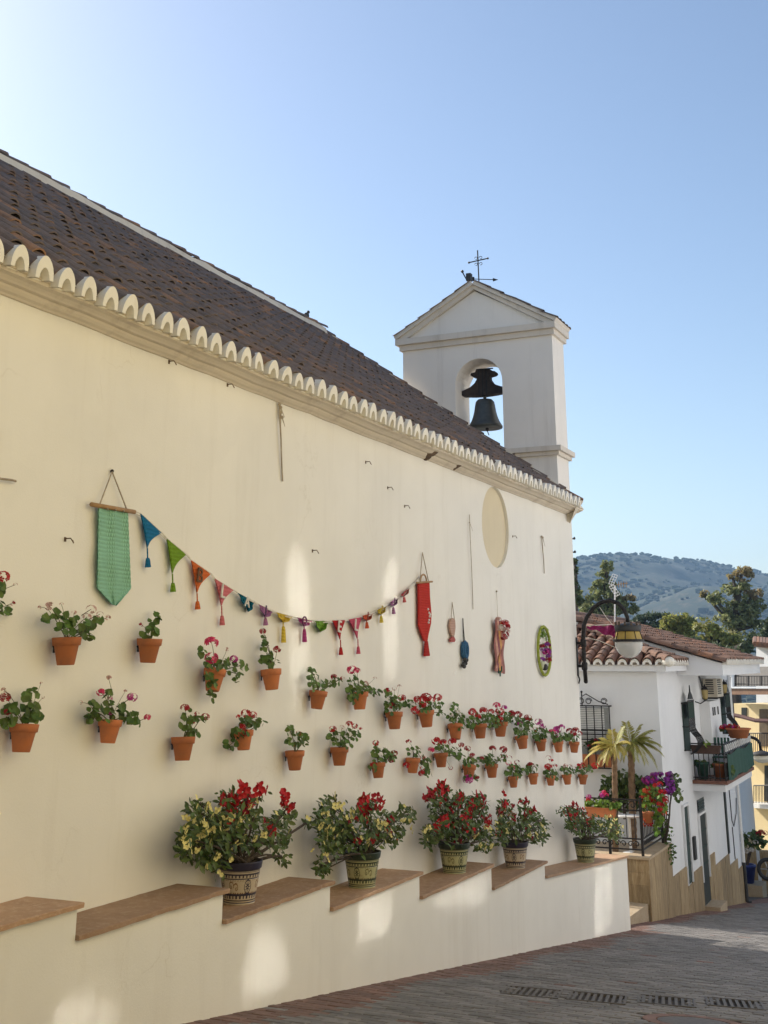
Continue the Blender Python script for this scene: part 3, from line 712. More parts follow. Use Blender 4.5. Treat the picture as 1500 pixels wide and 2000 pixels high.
# ------------------------------------------------------------------ terracotta pots of geraniums on the wall
pot_mb = MB(); pot_mb.lathe([(.062, 0), (.066, .004), (.092, .140), (.094, .142), (.106, .146), (.112, .198), (.110, .203), (.098, .203), (.092, .175), (.0, .170)], 22, cap=True)
pot_me = pot_mb.mesh('pot'); fix_normals(pot_me); pot_me.polygons.foreach_set('use_smooth', [True]*len(pot_me.polygons)); pot_me.materials.append(m_terra)
ring_mb = MB(); ring_mb.tube([(0, .098, .136), (0, .13, .136)], .006, 5); ring_mb.box(-.012, .012, .112, .118, .09, .16)
ring_me = ring_mb.mesh('wall_ring'); ring_me.materials.append(m_iron)
GP = 'flowerpots hung on the church wall'
# rim centre x, y, rim width, tilt, leaf ellipses (x, y, rx, ry), blossoms (x, y, size, colour), label
POTS = [
 (-48, 1215, 60, 0, [(-40, 1190, 50, 25), (5, 1192, 18, 18), (0, 1150, 12, 12)], [(5, 1127, 26, 'R'), (-40, 1150, 24, 'R'), (30, 1142, 9, 'P'), (25, 1178, 9, 'D')], 'terracotta pot cut by the left edge of the picture, red flowers reaching in'),
 (131, 1246, 57, 0, [(105, 1205, 26, 13), (130, 1218, 32, 20), (158, 1222, 30, 17), (172, 1240, 9, 12), (190, 1216, 14, 9)], [(97, 1184, 17, 'P'), (78, 1186, 9, 'P'), (120, 1180, 8, 'P'), (178, 1190, 18, 'P'), (170, 1205, 16, 'P'), (195, 1200, 14, 'P'), (210, 1206, 13, 'P'), (145, 1196, 10, 'P')], 'terracotta pot under the mint banner, wide plant with faded pale pink flowers'),
 (292, 1248, 50, 0, [(303, 1213, 14, 16), (303, 1232, 18, 15), (285, 1240, 12, 9)], [(275, 1220, 9, 'D')], 'terracotta pot below the blue pennant holding one small flowerless plant'),
 (419, 1308, 45, 8, [(418, 1300, 24, 16), (440, 1295, 22, 14), (412, 1330, 13, 28), (410, 1362, 10, 12), (460, 1315, 15, 22), (395, 1275, 8, 10), (478, 1298, 9, 10)], [(413, 1255, 22, 'K'), (413, 1285, 22, 'K'), (457, 1287, 15, 'M'), (443, 1268, 8, 'P')], 'terracotta pot half hidden by trailing leaves with two hot pink flower heads'),
 (530, 1308, 42, 4, [(520, 1275, 12, 26), (528, 1292, 20, 14), (516, 1250, 8, 10)], [(513, 1233, 13, 'D'), (541, 1268, 14, 'D')], 'browned pot holding a tall narrow plant topped with dark red buds'),
 (621, 1350, 37, 6, [(612, 1325, 11, 20), (622, 1340, 20, 13), (645, 1333, 14, 9), (660, 1328, 10, 9), (606, 1308, 6, 7)], [(652, 1322, 13, 'D'), (668, 1325, 9, 'D')], 'pot with two arms of foliage, left of the pot with a hot pink crown'),
 (702, 1352, 36, 4, [(692, 1340, 17, 24), (712, 1345, 18, 14), (730, 1350, 14, 9), (690, 1360, 10, 16), (745, 1352, 10, 7)], [(687, 1308, 17, 'K'), (697, 1310, 13, 'K'), (715, 1335, 11, 'P'), (732, 1325, 7, 'P')], 'pot with one tall hot pink flower crown and leaves reaching right'),
 (770, 1391, 35, 4, [(765, 1382, 18, 16), (775, 1372, 20, 14), (800, 1375, 16, 9), (760, 1360, 8, 8)], [(757, 1350, 14, 'D'), (785, 1363, 13, 'R'), (770, 1345, 8, 'P'), (780, 1340, 8, 'P'), (765, 1378, 13, 'D')], 'pot with mixed dark red flowers, directly left of the pot bursting with bright red'),
 (832, 1388, 34, 0, [(835, 1380, 20, 12), (850, 1375, 16, 10), (862, 1393, 10, 8)], [(832, 1363, 20, 'R'), (815, 1366, 14, 'R'), (811, 1387, 15, 'R'), (855, 1362, 15, 'R'), (840, 1368, 16, 'R'), (826, 1376, 14, 'R')], 'pot bursting with bright red flowers below the red fish banner'),
 (889, 1415, 31, 10, [(890, 1400, 18, 14), (888, 1382, 8, 10), (905, 1408, 12, 10), (897, 1420, 8, 8)], [(895, 1390, 11, 'W'), (905, 1398, 11, 'W'), (880, 1396, 9, 'W')], 'tilted browned pot with whitish blooms below the blue ornament'),
 (937, 1414, 30, 0, [(935, 1405, 20, 13), (920, 1412, 11, 12), (952, 1402, 12, 11)], [(922, 1390, 15, 'R'), (944, 1388, 14, 'R'), (933, 1400, 12, 'R'), (955, 1390, 10, 'R')], 'pot of small red flowers right of the tilted browned pot'),
 (977, 1410, 30, 0, [(975, 1403, 21, 15), (962, 1415, 12, 12), (992, 1402, 12, 12)], [(970, 1378, 13, 'K'), (976, 1390, 17, 'R'), (960, 1390, 11, 'R'), (985, 1382, 11, 'M'), (975, 1405, 13, 'R')], 'pot of crimson and magenta flowers, directly below the ribbon wreath'),
 (1019, 1437, 27, 0, [(1018, 1422, 17, 20), (1005, 1405, 11, 10), (1032, 1412, 12, 12)], [(1012, 1396, 14, 'D'), (1031, 1402, 14, 'D'), (1000, 1393, 11, 'D'), (1016, 1414, 10, 'M')], 'low hung orange pot with dark red flowers, left of the magenta pot'),
 (1056, 1444, 24, 0, [(1055, 1435, 15, 15), (1046, 1432, 9, 10), (1066, 1432, 9, 10)], [(1052, 1410, 13, 'M'), (1060, 1418, 11, 'M'), (1046, 1424, 10, 'D')], 'third pot from the wall corner in the upper row, magenta flowers'),
 (1090, 1448, 22, 0, [(1088, 1438, 14, 13), (1100, 1440, 9, 10)], [(1088, 1425, 14, 'M'), (1078, 1430, 12, 'K'), (1097, 1420, 12, 'M'), (1085, 1436, 10, 'M')], 'second pot from the wall corner in the upper row, bright magenta flowers'),
 (1121, 1449, 22, 0, [(1120, 1440, 14, 10), (1112, 1438, 9, 9)], [(1113, 1428, 12, 'D'), (1124, 1426, 12, 'D'), (1133, 1432, 10, 'D'), (1120, 1434, 11, 'D')], 'upper row pot nearest the wall corner with dark red flowers'),
 (47, 1415, 57, 6, [(35, 1395, 34, 22), (60, 1360, 15, 20), (58, 1385, 20, 22), (12, 1400, 12, 22), (72, 1400, 10, 10)], [(10, 1362, 18, 'D'), (8, 1347, 12, 'P'), (15, 1390, 12, 'D'), (80, 1334, 6, 'P'), (84, 1362, 6, 'P')], 'cracked terracotta pot low at far left with large leaves and a leafy spike'),
 (215, 1406, 48, 3, [(215, 1390, 34, 24), (185, 1390, 20, 20), (240, 1400, 22, 16), (265, 1406, 14, 14), (208, 1355, 14, 10), (176, 1400, 8, 10)], [(258, 1362, 17, 'M'), (197, 1352, 15, 'K'), (215, 1365, 9, 'M'), (217, 1392, 9, 'M'), (288, 1401, 13, 'K'), (212, 1325, 13, 'P'), (157, 1372, 9, 'P'), (245, 1350, 8, 'P')], 'wide bushy geranium pot with one purple flower, second from left in the lower row'),
 (358, 1440, 48, 0, [(372, 1418, 22, 18), (368, 1398, 14, 14), (390, 1405, 14, 10), (382, 1432, 14, 8)], [(361, 1383, 15, 'D'), (401, 1400, 14, 'D'), (384, 1394, 9, 'D'), (378, 1412, 8, 'D')], 'bright orange pot with a small plant leaning right and dark red buds'),
 (476, 1427, 40, 6, [(468, 1438, 18, 20), (495, 1410, 20, 14), (510, 1413, 10, 10), (448, 1456, 12, 12), (484, 1412, 18, 10)], [(480, 1393, 16, 'R'), (494, 1396, 15, 'R'), (465, 1400, 9, 'R'), (472, 1420, 15, 'R'), (480, 1432, 13, 'D')], 'pot with red flowers and leaves trailing over its left side'),
 (576, 1467, 39, 0, [(575, 1445, 17, 15), (592, 1445, 14, 13), (567, 1428, 9, 11), (600, 1440, 8, 9)], [(583, 1432, 9, 'D'), (572, 1455, 7, 'D')], 'plain orange pot of green leaves, right of the pot trailing leaves and red flowers'),
 (663, 1460, 37, 4, [(665, 1442, 24, 15), (648, 1435, 14, 12), (690, 1435, 15, 12), (675, 1455, 18, 9)], [(650, 1424, 14, 'R'), (682, 1414, 13, 'R'), (693, 1418, 11, 'R'), (668, 1420, 9, 'P'), (704, 1424, 7, 'R')], 'browned pot of bushy leaves with light red heads, right of the plain orange pot'),
 (738, 1490, 31, 6, [(745, 1475, 22, 14), (762, 1478, 15, 14), (732, 1495, 12, 12), (735, 1462, 9, 9)], [(734, 1451, 12, 'R'), (770, 1471, 13, 'D'), (764, 1484, 11, 'D'), (730, 1494, 11, 'R'), (753, 1463, 7, 'D')], 'pot with one raised red head and dark red flowers, leaves hanging over its rim'),
 (806, 1481, 30, 0, [(808, 1468, 17, 10), (832, 1490, 11, 16), (838, 1508, 10, 12), (822, 1482, 9, 8)], [(798, 1449, 10, 'D'), (826, 1480, 10, 'K'), (794, 1495, 12, 'R'), (823, 1510, 12, 'R'), (826, 1500, 9, 'R')], 'wide brown pot with a plant spilling down its right side'),
 (861, 1471, 29, 3, [(868, 1462, 18, 11), (888, 1470, 15, 13), (900, 1478, 9, 9)], [(852, 1447, 16, 'R'), (866, 1450, 14, 'R'), (884, 1449, 15, 'R'), (901, 1455, 11, 'R'), (842, 1465, 12, 'K'), (880, 1500, 8, 'D')], 'browned pot with a row of bright red heads in the lower row'),
 (916, 1495, 28, 12, [(922, 1488, 18, 12), (938, 1488, 10, 10), (912, 1515, 10, 10), (930, 1520, 7, 8)], [(913, 1462, 11, 'D'), (922, 1475, 11, 'D'), (940, 1482, 11, 'D'), (914, 1522, 17, 'M'), (932, 1520, 10, 'D')], 'tilted pot with a magenta flower head hanging beneath it'),
 (960, 1493, 27, 3, [(963, 1485, 17, 13), (980, 1480, 10, 9), (955, 1480, 10, 10)], [(962, 1462, 12, 'D'), (983, 1464, 14, 'D'), (984, 1476, 10, 'D'), (995, 1480, 9, 'D')], 'orange pot with dark red heads right of the tilted pot'),
 (1002, 1517, 22, 0, [(1002, 1508, 18, 15), (1012, 1505, 10, 12)], [(993, 1490, 10, 'K'), (1010, 1489, 10, 'D'), (1001, 1500, 8, 'K')], 'small pot almost covered by leaves with a few pink buds, lower row'),
 (1041, 1511, 22, 0, [(1040, 1500, 14, 10), (1028, 1506, 10, 8)], [(1036, 1494, 11, 'D'), (1048, 1496, 9, 'P')], 'clean orange pot with a sparse plant, lower row fourth from the corner'),
 (1075, 1515, 20, 0, [(1075, 1508, 13, 11), (1088, 1516, 9, 10)], [(1071, 1498, 13, 'R'), (1071, 1480, 9, 'D'), (1084, 1496, 9, 'D'), (1078, 1486, 8, 'R')], 'lower row pot with a tall red flower spike, third from the corner'),
 (1107, 1513, 20, 0, [(1107, 1503, 14, 9), (1118, 1508, 7, 7)], [(1104, 1496, 10, 'P'), (1113, 1498, 10, 'P')], 'lower row pot with pale pink blooms, second from the corner'),
 (1138, 1513, 20, 0, [(1140, 1504, 15, 9), (1152, 1502, 8, 8)], [(1130, 1497, 11, 'R'), (1137, 1494, 10, 'R'), (1162, 1496, 12, 'R'), (1142, 1500, 9, 'R')], 'lower row pot at the wall corner with red flowers poking past the edge'),
]
for (rx, ry, rw, tilt, leaves, bls, label) in POTS:
    Pw = W(rx, ry, .13); s_ = pxm(Pw); sc = (rw / s_) / .224; o = .118 * sc + .012
    Pc = W(rx, ry, o); rim = Vector((Pc.x, -o, Pc.z)); base = rim - Vector((0, 0, .2*sc))
    root = empty('potted_geranium', label, 'potted plant', base, GP)
    mtx = Matrix.Translation(base) @ Matrix.Translation((0, 0, .136*sc)) @ Matrix.Rotation(R(tilt + random.gauss(0, 2.5)), 4, 'Y') @ Matrix.Rotation(R(random.uniform(-7, 4)), 4, 'X') @ Matrix.Translation((0, 0, -.136*sc)) @ Matrix.Scale(sc, 4)
    inst(pot_me, 'pot', root, mtx); inst(ring_me, 'wall_ring', root, Matrix.Translation(base) @ Matrix.Scale(sc, 4))
    lf = MB(); sm = MB(); lr = .031 if rx < 350 else .027
    for (cx, cy, ex, ey) in leaves:
        ex, ey = ex * .92, ey * .92
        n = int(max(7, 2.0 * ex*ey / (lr*s_*.8)**2)); Ce = W(cx, cy, o + .02)
        stem(sm, rim - Vector((0, 0, .02)), Ce, .0045)
        for _ in range(n):
            t = random.uniform(0, 2*PI); q = math.sqrt(random.random()); oo = max(.015, o + random.gauss(.02, .055))
            Pq = W(cx + math.cos(t)*q*ex, cy + math.sin(t)*q*ey, oo)
            nn = Vector((math.cos(t)*.35 + random.gauss(-.25, .35), -.75 + random.gauss(0, .3), .55 - math.sin(t)*.25 + random.gauss(0, .35)))
            leaf_mesh(lf, Pq, nn, lr*random.uniform(.65, 1.12)*(.95 if s_ > 150 else 1.1))
    part(lf, 'foliage', m_leaf, root, kind='stuff', fix=False)
    for (bx, by_, bs, colr) in bls:
        Pb = W(bx, by_, o + random.uniform(.02, .075)); small = bs < 10.5
        pts = stem(sm, rim - Vector((0, 0, .01)) if abs(bx-rx) < 40 else W(rx + (bx-rx)*.6, by_ + 12, o), Pb, .0028 if not small else .002)
        blossom(root, Pb, bs / s_ * (.64 if colr not in 'PW' else .60), colr, 't' if (small or colr in 'PW') else 'u')
    part(sm, 'stems', m_stem, root, fix=False)

# ------------------------------------------------------------------ glazed planters with crown of thorns on the bench
def glaze_pattern(a, h, dark, light, accent):
    def mix(p, q, t): return tuple(p[i]*(1-t) + q[i]*t for i in range(3))
    if h > .80: return dark
    c = light
    if .765 < h < .79 or .735 < h < .748: return dark
    if .63 < h <= .735:
        if h > .70: return dark
        return dark if (math.sin(a*34) > .1 and h > .645) else light
    if .60 < h <= .63: return dark
    if .27 < h <= .60:
        u = ((a / (2*PI) * 4) % 1.0 - .5) * 2*PI/4 * .82 / .33 * .33; v = (h - .435) * .98
        u2 = ((a / (2*PI) * 4 + .5) % 1.0 - .5) * 2*PI/4 * .82
        r_ = math.hypot(u, v)
        if abs(r_ - .150) < .016: return dark
        if r_ < .150:
            t = math.atan2(v, u); k = .075 + .040*math.cos(t*8)
            if r_ < .022: return light
            if r_ < k: return dark
            return light
        # scrolls between the medallions
        for s in (-1, 1):
            rr = math.hypot(u2 - s*.12, v + s*.02); tt = math.atan2(v + s*.02, (u2 - s*.12)*s)
            sp = .03 + .09 * ((tt + PI) / (2*PI))
            if abs(rr - sp) < .014 or rr < .018: return accent
        if abs(abs(v) - .145) < .012 and math.sin(a*46) > -.2: return accent
        return light
    if .24 < h <= .27: return dark
    if .15 < h <= .24: return dark if (math.sin(a*30) > .2 or h > .215) else light
    if .09 < h < .115 or .035 < h < .06: return dark
    return c
def glazed_mesh(name, dark, light, accent):
    NA, NH = 168, 72; me = MB(); prof = []
    for i in range(NH+1):
        h = i / NH
        r = .140 + (.200 - .140)*h**.9 + (.010 if h > .82 else 0) - (.004 if .60 < h < .63 else 0) + (.006 if h < .03 else 0)
        prof.append((r, h*.375))
    me.lathe([(prof[0][0]-.01, 0)] + prof + [(.197, .378), (.185, .370), (.18, .33), (.0, .32)], NA, cap=True)
    m = me.mesh(name, smooth=True); fix_normals(m)
    at = m.color_attributes.new('glaze', 'FLOAT_COLOR', 'POINT'); rs = random.Random(3); data = []
    for v in m.vertices:
        h = v.co.z / .375; a = math.atan2(v.co.y, v.co.x)
        c = glaze_pattern(a, min(h, .99), dark, light, accent) if math.hypot(v.co.x, v.co.y) > .13 and not (h > .86 and math.hypot(v.co.x, v.co.y) < .19) else (.05, .035, .02)
        w = .9 + .1*rs.random(); data += [c[0]*w, c[1]*w, c[2]*w, 1]
    at.data.foreach_set('color', data); return m
def glazed_mat(name):
    m, t, b, N, L = nt(name); a = N.new('ShaderNodeAttribute'); a.attribute_name = 'glaze'
    c = mixc(N, L, ramp(N, L, noise(N, L, 14, 7, .75), [(.58, 0.), (.70, .7)]), a.outputs['Color'], (.22, .16, .10))
    L.new(c, b.inputs['Base Color']); b.inputs['Roughness'].default_value = .38; return m
m_glaze = glazed_mat('painted_glaze')
gz = {'n': glazed_mesh('planter', (.022, .018, .040), (.52, .43, .31), (.20, .10, .045)), 'g': glazed_mesh('planter', (.022, .036, .020), (.44, .42, .22), (.13, .11, .035))}
for m_ in gz.values(): m_.materials.append(m_glaze)
m_trunk = M('thorny_stem', (.095, .075, .055), (.06, .045, .035), .9, 30, .5, 80, .004)
# centre x, rim y, rim width, base y, base slab z, centre offset; leaf ellipses; yellow ellipses; yellow heads; red heads; extra stems
PLANTERS = [
 (468, 1681, 87, 1764, -.150, .205, 'n', [(400, 1640, 50, 55, .9), (385, 1580, 18, 22, .8), (440, 1630, 50, 45, .9), (490, 1625, 45, 45, .6), (545, 1625, 30, 40, .7), (470, 1575, 45, 28, .7), (560, 1590, 18, 20, .8), (425, 1690, 18, 20, .9), (360, 1650, 14, 25, .8), (548, 1675, 18, 10, .7), (596, 1606, 9, 8, .8)],
  [(400, 1610, 45, 40, 20), (440, 1635, 60, 45, 18), (370, 1640, 28, 40, 9), (505, 1600, 40, 35, 8)], [(384, 1557), (357, 1597), (410, 1580), (432, 1588), (500, 1593), (540, 1588), (430, 1706), (357, 1635), (546, 1660), (602, 1598), (404, 1682), (565, 1622)],
  [(445, 1545, 1), (460, 1562, 1.3), (478, 1540, 1.2), (508, 1537, 1.2), (455, 1578, 1.2), (485, 1572, 1.1), (473, 1585, 1), (437, 1577, .9), (557, 1562, 1.3), (565, 1568, .9), (520, 1605, .8), (535, 1625, .8), (490, 1555, 1)],
  [(510, 1545), (562, 1575), (605, 1603), (550, 1672), (385, 1565), (440, 1550), (360, 1640)],
  'navy rimmed painted planter, the largest and leftmost, with yellow and red flowers'),
 (707, 1668, 74, 1735, -.358, .25, 'g', [(650, 1630, 32, 45, .9), (700, 1625, 45, 45, .8), (755, 1620, 35, 38, .8), (632, 1600, 18, 30, .7), (632, 1690, 14, 22, .9), (715, 1575, 22, 20, .9), (795, 1590, 18, 20, .8), (645, 1570, 18, 16, .8)],
  [(660, 1595, 32, 28, 13), (725, 1625, 45, 35, 14), (640, 1640, 25, 45, 8), (775, 1610, 30, 30, 6)], [(653, 1555), (628, 1570), (627, 1610), (790, 1578), (803, 1580), (640, 1680), (610, 1660), (805, 1625), (745, 1650)],
  [(715, 1556, 1.2), (735, 1557, 1), (710, 1575, 1.3), (745, 1566, 1.1), (720, 1585, 1.2), (760, 1602, 1), (735, 1634, .9), (762, 1624, .8), (690, 1602, .7), (700, 1640, .8)],
  [(720, 1560), (798, 1585), (635, 1575), (628, 1690), (652, 1560)],
  'green patterned planter second from left, mostly yellow blooms with a red top'),
 (887, 1645, 63, 1702, -.58, .24, 'g', [(890, 1625, 40, 28, .7), (865, 1600, 25, 40, .8), (905, 1590, 30, 40, .7), (935, 1610, 24, 30, .8), (848, 1560, 16, 14, .9), (935, 1570, 18, 20, .9), (840, 1635, 18, 22, .8), (945, 1645, 22, 22, .8), (868, 1545, 14, 14, .9), (895, 1560, 18, 12, .9)],
  [(945, 1635, 22, 30, 9), (840, 1628, 14, 20, 5), (958, 1610, 15, 25, 4)], [(832, 1620), (835, 1640), (935, 1655), (960, 1650), (945, 1620)],
  [(840, 1553, 1.3), (852, 1549, 1.1), (862, 1530, 1.3), (872, 1536, 1.1), (868, 1558, 1.1), (890, 1558, 1.2), (902, 1556, 1.2), (930, 1557, 1.2), (942, 1558, 1.3), (923, 1573, 1.2), (881, 1585, 1.1), (855, 1606, 1.2), (870, 1610, 1.2), (885, 1605, 1), (910, 1610, 1.3), (905, 1600, 1), (925, 1625, 1), (948, 1593, 1.2), (955, 1600, 1), (915, 1585, 1), (890, 1640, .8)],
  [(865, 1535), (845, 1555), (895, 1560), (938, 1562), (925, 1570), (840, 1635), (950, 1640)],
  'green patterned planter in the middle, crowned with tall red flowers'),
 (1006, 1646, 53, 1693, -.825, .245, 'n', [(1005, 1622, 34, 24, .7), (985, 1590, 16, 30, .8), (1025, 1590, 14, 24, .8), (1045, 1605, 20, 22, .8), (980, 1625, 16, 25, .8), (1060, 1625, 12, 18, .8), (1048, 1640, 16, 10, .8)],
  [(985, 1605, 14, 26, 7), (1050, 1620, 18, 20, 7)], [(985, 1617), (1048, 1628), (1060, 1615), (1005, 1636), (968, 1635)],
  [(983, 1556, 1.2), (987, 1577, 1.1), (985, 1583, 1), (1026, 1560, 1.2), (1003, 1575, .8), (1024, 1585, 1), (1043, 1585, 1.2), (1036, 1590, .9), (972, 1595, 1), (1005, 1595, 1), (970, 1622, .9), (1030, 1620, .9)],
  [(984, 1560), (1026, 1565), (1044, 1590), (1065, 1610), (1062, 1600)],
  'navy rimmed painted planter second from right, red flowers on bare upright stems'),
 (1143, 1637, 46, 1679, -1.16, .27, 'g', [(1135, 1612, 30, 20, .8), (1125, 1595, 20, 18, .8), (1160, 1610, 20, 18, .7), (1185, 1615, 28, 20, .8), (1105, 1583, 10, 10, .8), (1200, 1630, 14, 12, .8)],
  [(1185, 1612, 26, 20, 14), (1205, 1618, 14, 20, 5)], [(1215, 1615), (1097, 1578), (1180, 1595), (1200, 1600)],
  [(1118, 1574, 1.1), (1126, 1576, 1), (1112, 1583, 1.1), (1135, 1582, .9), (1140, 1592, .8), (1150, 1610, .9), (1128, 1606, .8), (1125, 1590, .9), (1148, 1600, .8), (1115, 1600, .7)],
  [(1100, 1580), (1120, 1578), (1210, 1610), (1205, 1625)],
  'small green patterned planter at the bench end beside the iron railing'),
]
GPL = 'painted planters standing on the stepped bench'
for (cx, ry, rw, by_, bz_, o, kind, leaves, yel, yh_, red, stems_, label) in PLANTERS:
    B = HZ(cx - (2 if kind else 0), by_ - 6, bz_); Pc = W(cx, (ry+by_)/2, o); s_ = pxm(Pc)
    xw = Pc.x; zb = bz_ + .001
    if bz_ < -1.1: zb = -1.0 - .345*(xw+3.55)/4.41 + .012
    rt = W(cx, ry, o); hgt = max(.3, rt.z - zb); sc = (rw / s_) / .415; scz = hgt / .375
    root = empty('painted_planter', label, 'planter', (xw, -o, zb), GPL)
    inst(gz[kind], 'planter', root, Matrix.Translation((xw, -o, zb)) @ Matrix.Rotation(random.uniform(0, 6), 4, 'Z') @ Matrix.Diagonal((sc, sc, scz, 1)))
    rim = Vector((xw, -o, zb + hgt*.95)); lf = MB(); sm = MB()
    for (ex_, ey_, ax, ay, dens) in leaves:
        n = int(9.0 * dens * ax*ay / (.030*s_)**2); Ce = W(ex_, ey_, o)
        stem(sm, rim + Vector((random.uniform(-.08, .08), random.uniform(-.06, .06), -.03)), Ce + Vector((0, random.uniform(-.05, .05), 0)), .009, .22, 6)
        for _ in range(1):
            t = random.uniform(0, 2*PI); stem(sm, rim + Vector((random.uniform(-.1, .1), random.uniform(-.08, .08), -.03)), W(ex_ + math.cos(t)*ax*.7, ey_ + math.sin(t)*ay*.7, o + random.uniform(-.1, .12)), .007, .25, 6)
        for _ in range(n):
            t = random.uniform(0, 2*PI); q = math.sqrt(random.random()); q = min(1, q*(.86 + .14*random.random())); oo = max(.03, o + random.gauss(0, .11))
            Pq = W(ex_ + math.cos(t)*q*ax, ey_ + math.sin(t)*q*ay, oo)
            leaf_mesh(lf, Pq, (random.gauss(-.2, .5), random.gauss(-.55, .45), random.gauss(.75, .4)), .033*random.uniform(.7, 1.25), 'long')
    for (sx, sy) in stems_:
        stem(sm, rim + Vector((random.uniform(-.08, .08), random.uniform(-.05, .05), -.03)), W(sx, sy, o + random.uniform(-.05, .08)), .011, .12, 7)
        for k in range(9): leaf_mesh(lf, W(sx + random.gauss(0, 7), sy + 8 + random.gauss(0, 5), o + random.gauss(.02, .04)), (random.gauss(-.2, .6), random.gauss(-.4, .5), random.gauss(.6, .5)), .024, 'long')
    heads = [(ex_ + math.sqrt(random.random())*ax*math.cos(t), ey_ + math.sqrt(random.random())*ay*math.sin(t)) for (ex_, ey_, ax, ay, n) in yel for t in [random.uniform(0, 2*PI) for _ in range(int(n*1.35))]]
    for (hx, hy) in heads + yh_:
        blossom(root, W(hx, hy, o + .06 + abs(random.gauss(.10, .05))), .031*random.uniform(.8, 1.15), 'Y', random.choice('bss'), 'yellow_blossom')
    red = red + [(hx + random.uniform(-11, 11), hy + random.uniform(-4, 13), k*.85) for (hx, hy, k) in red for _ in range(2)]
    for (hx, hy, k) in red:
        blossom(root, W(hx, hy, o + random.uniform(.03, .12)), .046*k, 'R' if random.random() < .7 else 'D', 'b', 'red_blossom')
    part(lf, 'foliage', m_leafd if kind == 'n' else m_leafd, root, kind='stuff', fix=False); part(sm, 'stems', m_trunk, root, fix=False)

# ------------------------------------------------------------------ crochet work and other things hung on the wall
def flat(mb, pts, o, th=.012, sag=.0, curl=0):      # outline given on the photograph, laid o metres in front of the wall, th thick
    P_ = [W(x, y, o) for x, y in pts]; mb.prism(P_, (0, th, 0)); return mb
# mint banner
bn = empty('crochet_banner', 'long mint green crochet banner with pointed end on a wooden dowel', 'wall hanging', W(222, 1180, .03))
outl = [(193, 992), (250, 996), (253, 1060), (256, 1143), (252, 1152), (240, 1168), (224, 1181), (212, 1177), (200, 1163), (190, 1148), (191, 1080)]
NXB, NZB = 14, 40; q = MB(); vs = []
for j in range(NZB+1):
    yy = 992 + (1181-992)*j/NZB
    if yy < 1148: xl, xr_ = 193 - 3*j/NZB, 250 + 6*min(1, j/32)
    else: f_ = (yy-1148)/33; xl, xr_ = 190 + 30*f_, 256 - 28*f_
    for i in range(NXB+1):
        xx = xl + (xr_-xl)*i/NXB
        vs.append(W(xx + math.sin(j*2.2)*.4, yy + 2*i/NXB, .035 + .010*math.sin(i*.9+1) + .006*math.sin(j*.35)))
vs2 = [p + Vector((0, .010, 0)) for p in vs]; n = len(vs); wdt = NXB+1
fc = [(j*wdt+i, j*wdt+i+1, (j+1)*wdt+i+1, (j+1)*wdt+i) for j in range(NZB) for i in range(NXB)]
q.add(vs + vs2, fc + [tuple(k+n for k in f_[::-1]) for f_ in fc]); part(q, 'fabric', crochet('mint_crochet', (.27, .52, .385)), bn, True)
q = MB(); q.tube([W(178, 985, .045), W(263, 1000, .045)], .016, 8); part(q, 'dowel', m_stick, bn, True)
q = MB(); q.tube([W(195, 985, .045), W(219, 921, .02), W(247, 994, .045)], .006, 5, False); part(q, 'cord', m_cord, bn)
q = MB(); q.sphere(W(219, 920, .015), .014, 6, 4); part(q, 'nail', m_iron, bn)
for x, y in ((209, 992), (225, 994), (241, 996)):
    q = MB(); q.tube([W(x-3, y-2, .03), W(x, y+3, .062), W(x+3, y-2, .03)], .008, 5, False); part(q, 'loop', m_cord, bn)

# pennant string
pn = empty('pennant_string', 'string of small coloured crochet pennants spelling letters across the wall', 'bunting', W(560, 1200, .03))
line = [(258, 996), (275, 1003), (318, 1042), (326, 1052), (365, 1083), (374, 1094), (413, 1121), (420, 1130), (457, 1153), (465, 1158), (499, 1176), (505, 1180), (536, 1194), (573, 1205), (580, 1206), (612, 1212), (645, 1213), (676, 1211), (707, 1205), (732, 1196), (758, 1181), (782, 1164), (804, 1144), (824, 1126)]
lc = MB(); lc.tube([W(x, y, .03) for x, y in line], .006, 5, False)
lc.tube([W(x, y+3+2*math.sin(k), .034) for k, (x, y) in enumerate(line)], .005, 5, False); part(lc, 'cord', m_wcord, pn)
PEN = [((275, 1003), (316, 1041), (288, 1072), 1108, (.02, .16, .33), None, False), ((326, 1052), (364, 1083), (337, 1122), 1156, (.17, .30, .03), None, False),
 ((374, 1094), (412, 1121), (385, 1160), 1190, (.62, .15, .045), ('B', (.16, .08, .04)), False), ((420, 1130), (456, 1153), (433, 1185), 1221, (.60, .17, .19), ('L', (.72, .68, .62)), False),
 ((465, 1158), (498, 1176), (486, 1196), 0, (.015, .15, .22), ('A', (.72, .68, .62)), True), ((505, 1180), (535, 1194), (518, 1206), 1221, (.42, .19, .36), ('I', (.10, .05, .12)), True),
 ((540, 1196), (573, 1205), (553, 1216), 1255, (.68, .50, .07), None, True), ((580, 1206), (611, 1213), (594, 1223), 1254, (.36, .05, .19), ('O', (.12, .03, .09)), True),
 ((616, 1213), (645, 1213), (626, 1236), 0, (.19, .36, .05), None, True), ((650, 1212), (675, 1211), (665, 1251), 1279, (.45, .03, .035), ('E', (.75, .7, .65)), False),
 ((682, 1210), (707, 1205), (699, 1250), 1277, (.56, .10, .17), ('L', (.75, .7, .65)), False), ((708, 1203), (732, 1196), (716, 1214), 1227, (.60, .12, .06), ('I', (.20, .06, .05)), True),
 ((737, 1192), (758, 1181), (744, 1202), 1216, (.65, .50, .08), ('I', (.35, .25, .05)), True), ((762, 1177), (781, 1165), (768, 1186), 1199, (.36, .17, .32), ('I', (.16, .07, .14)), True),
 ((784, 1162), (804, 1144), (789, 1166), 1176, (.58, .14, .14), None, True)]
pen_mats = {}
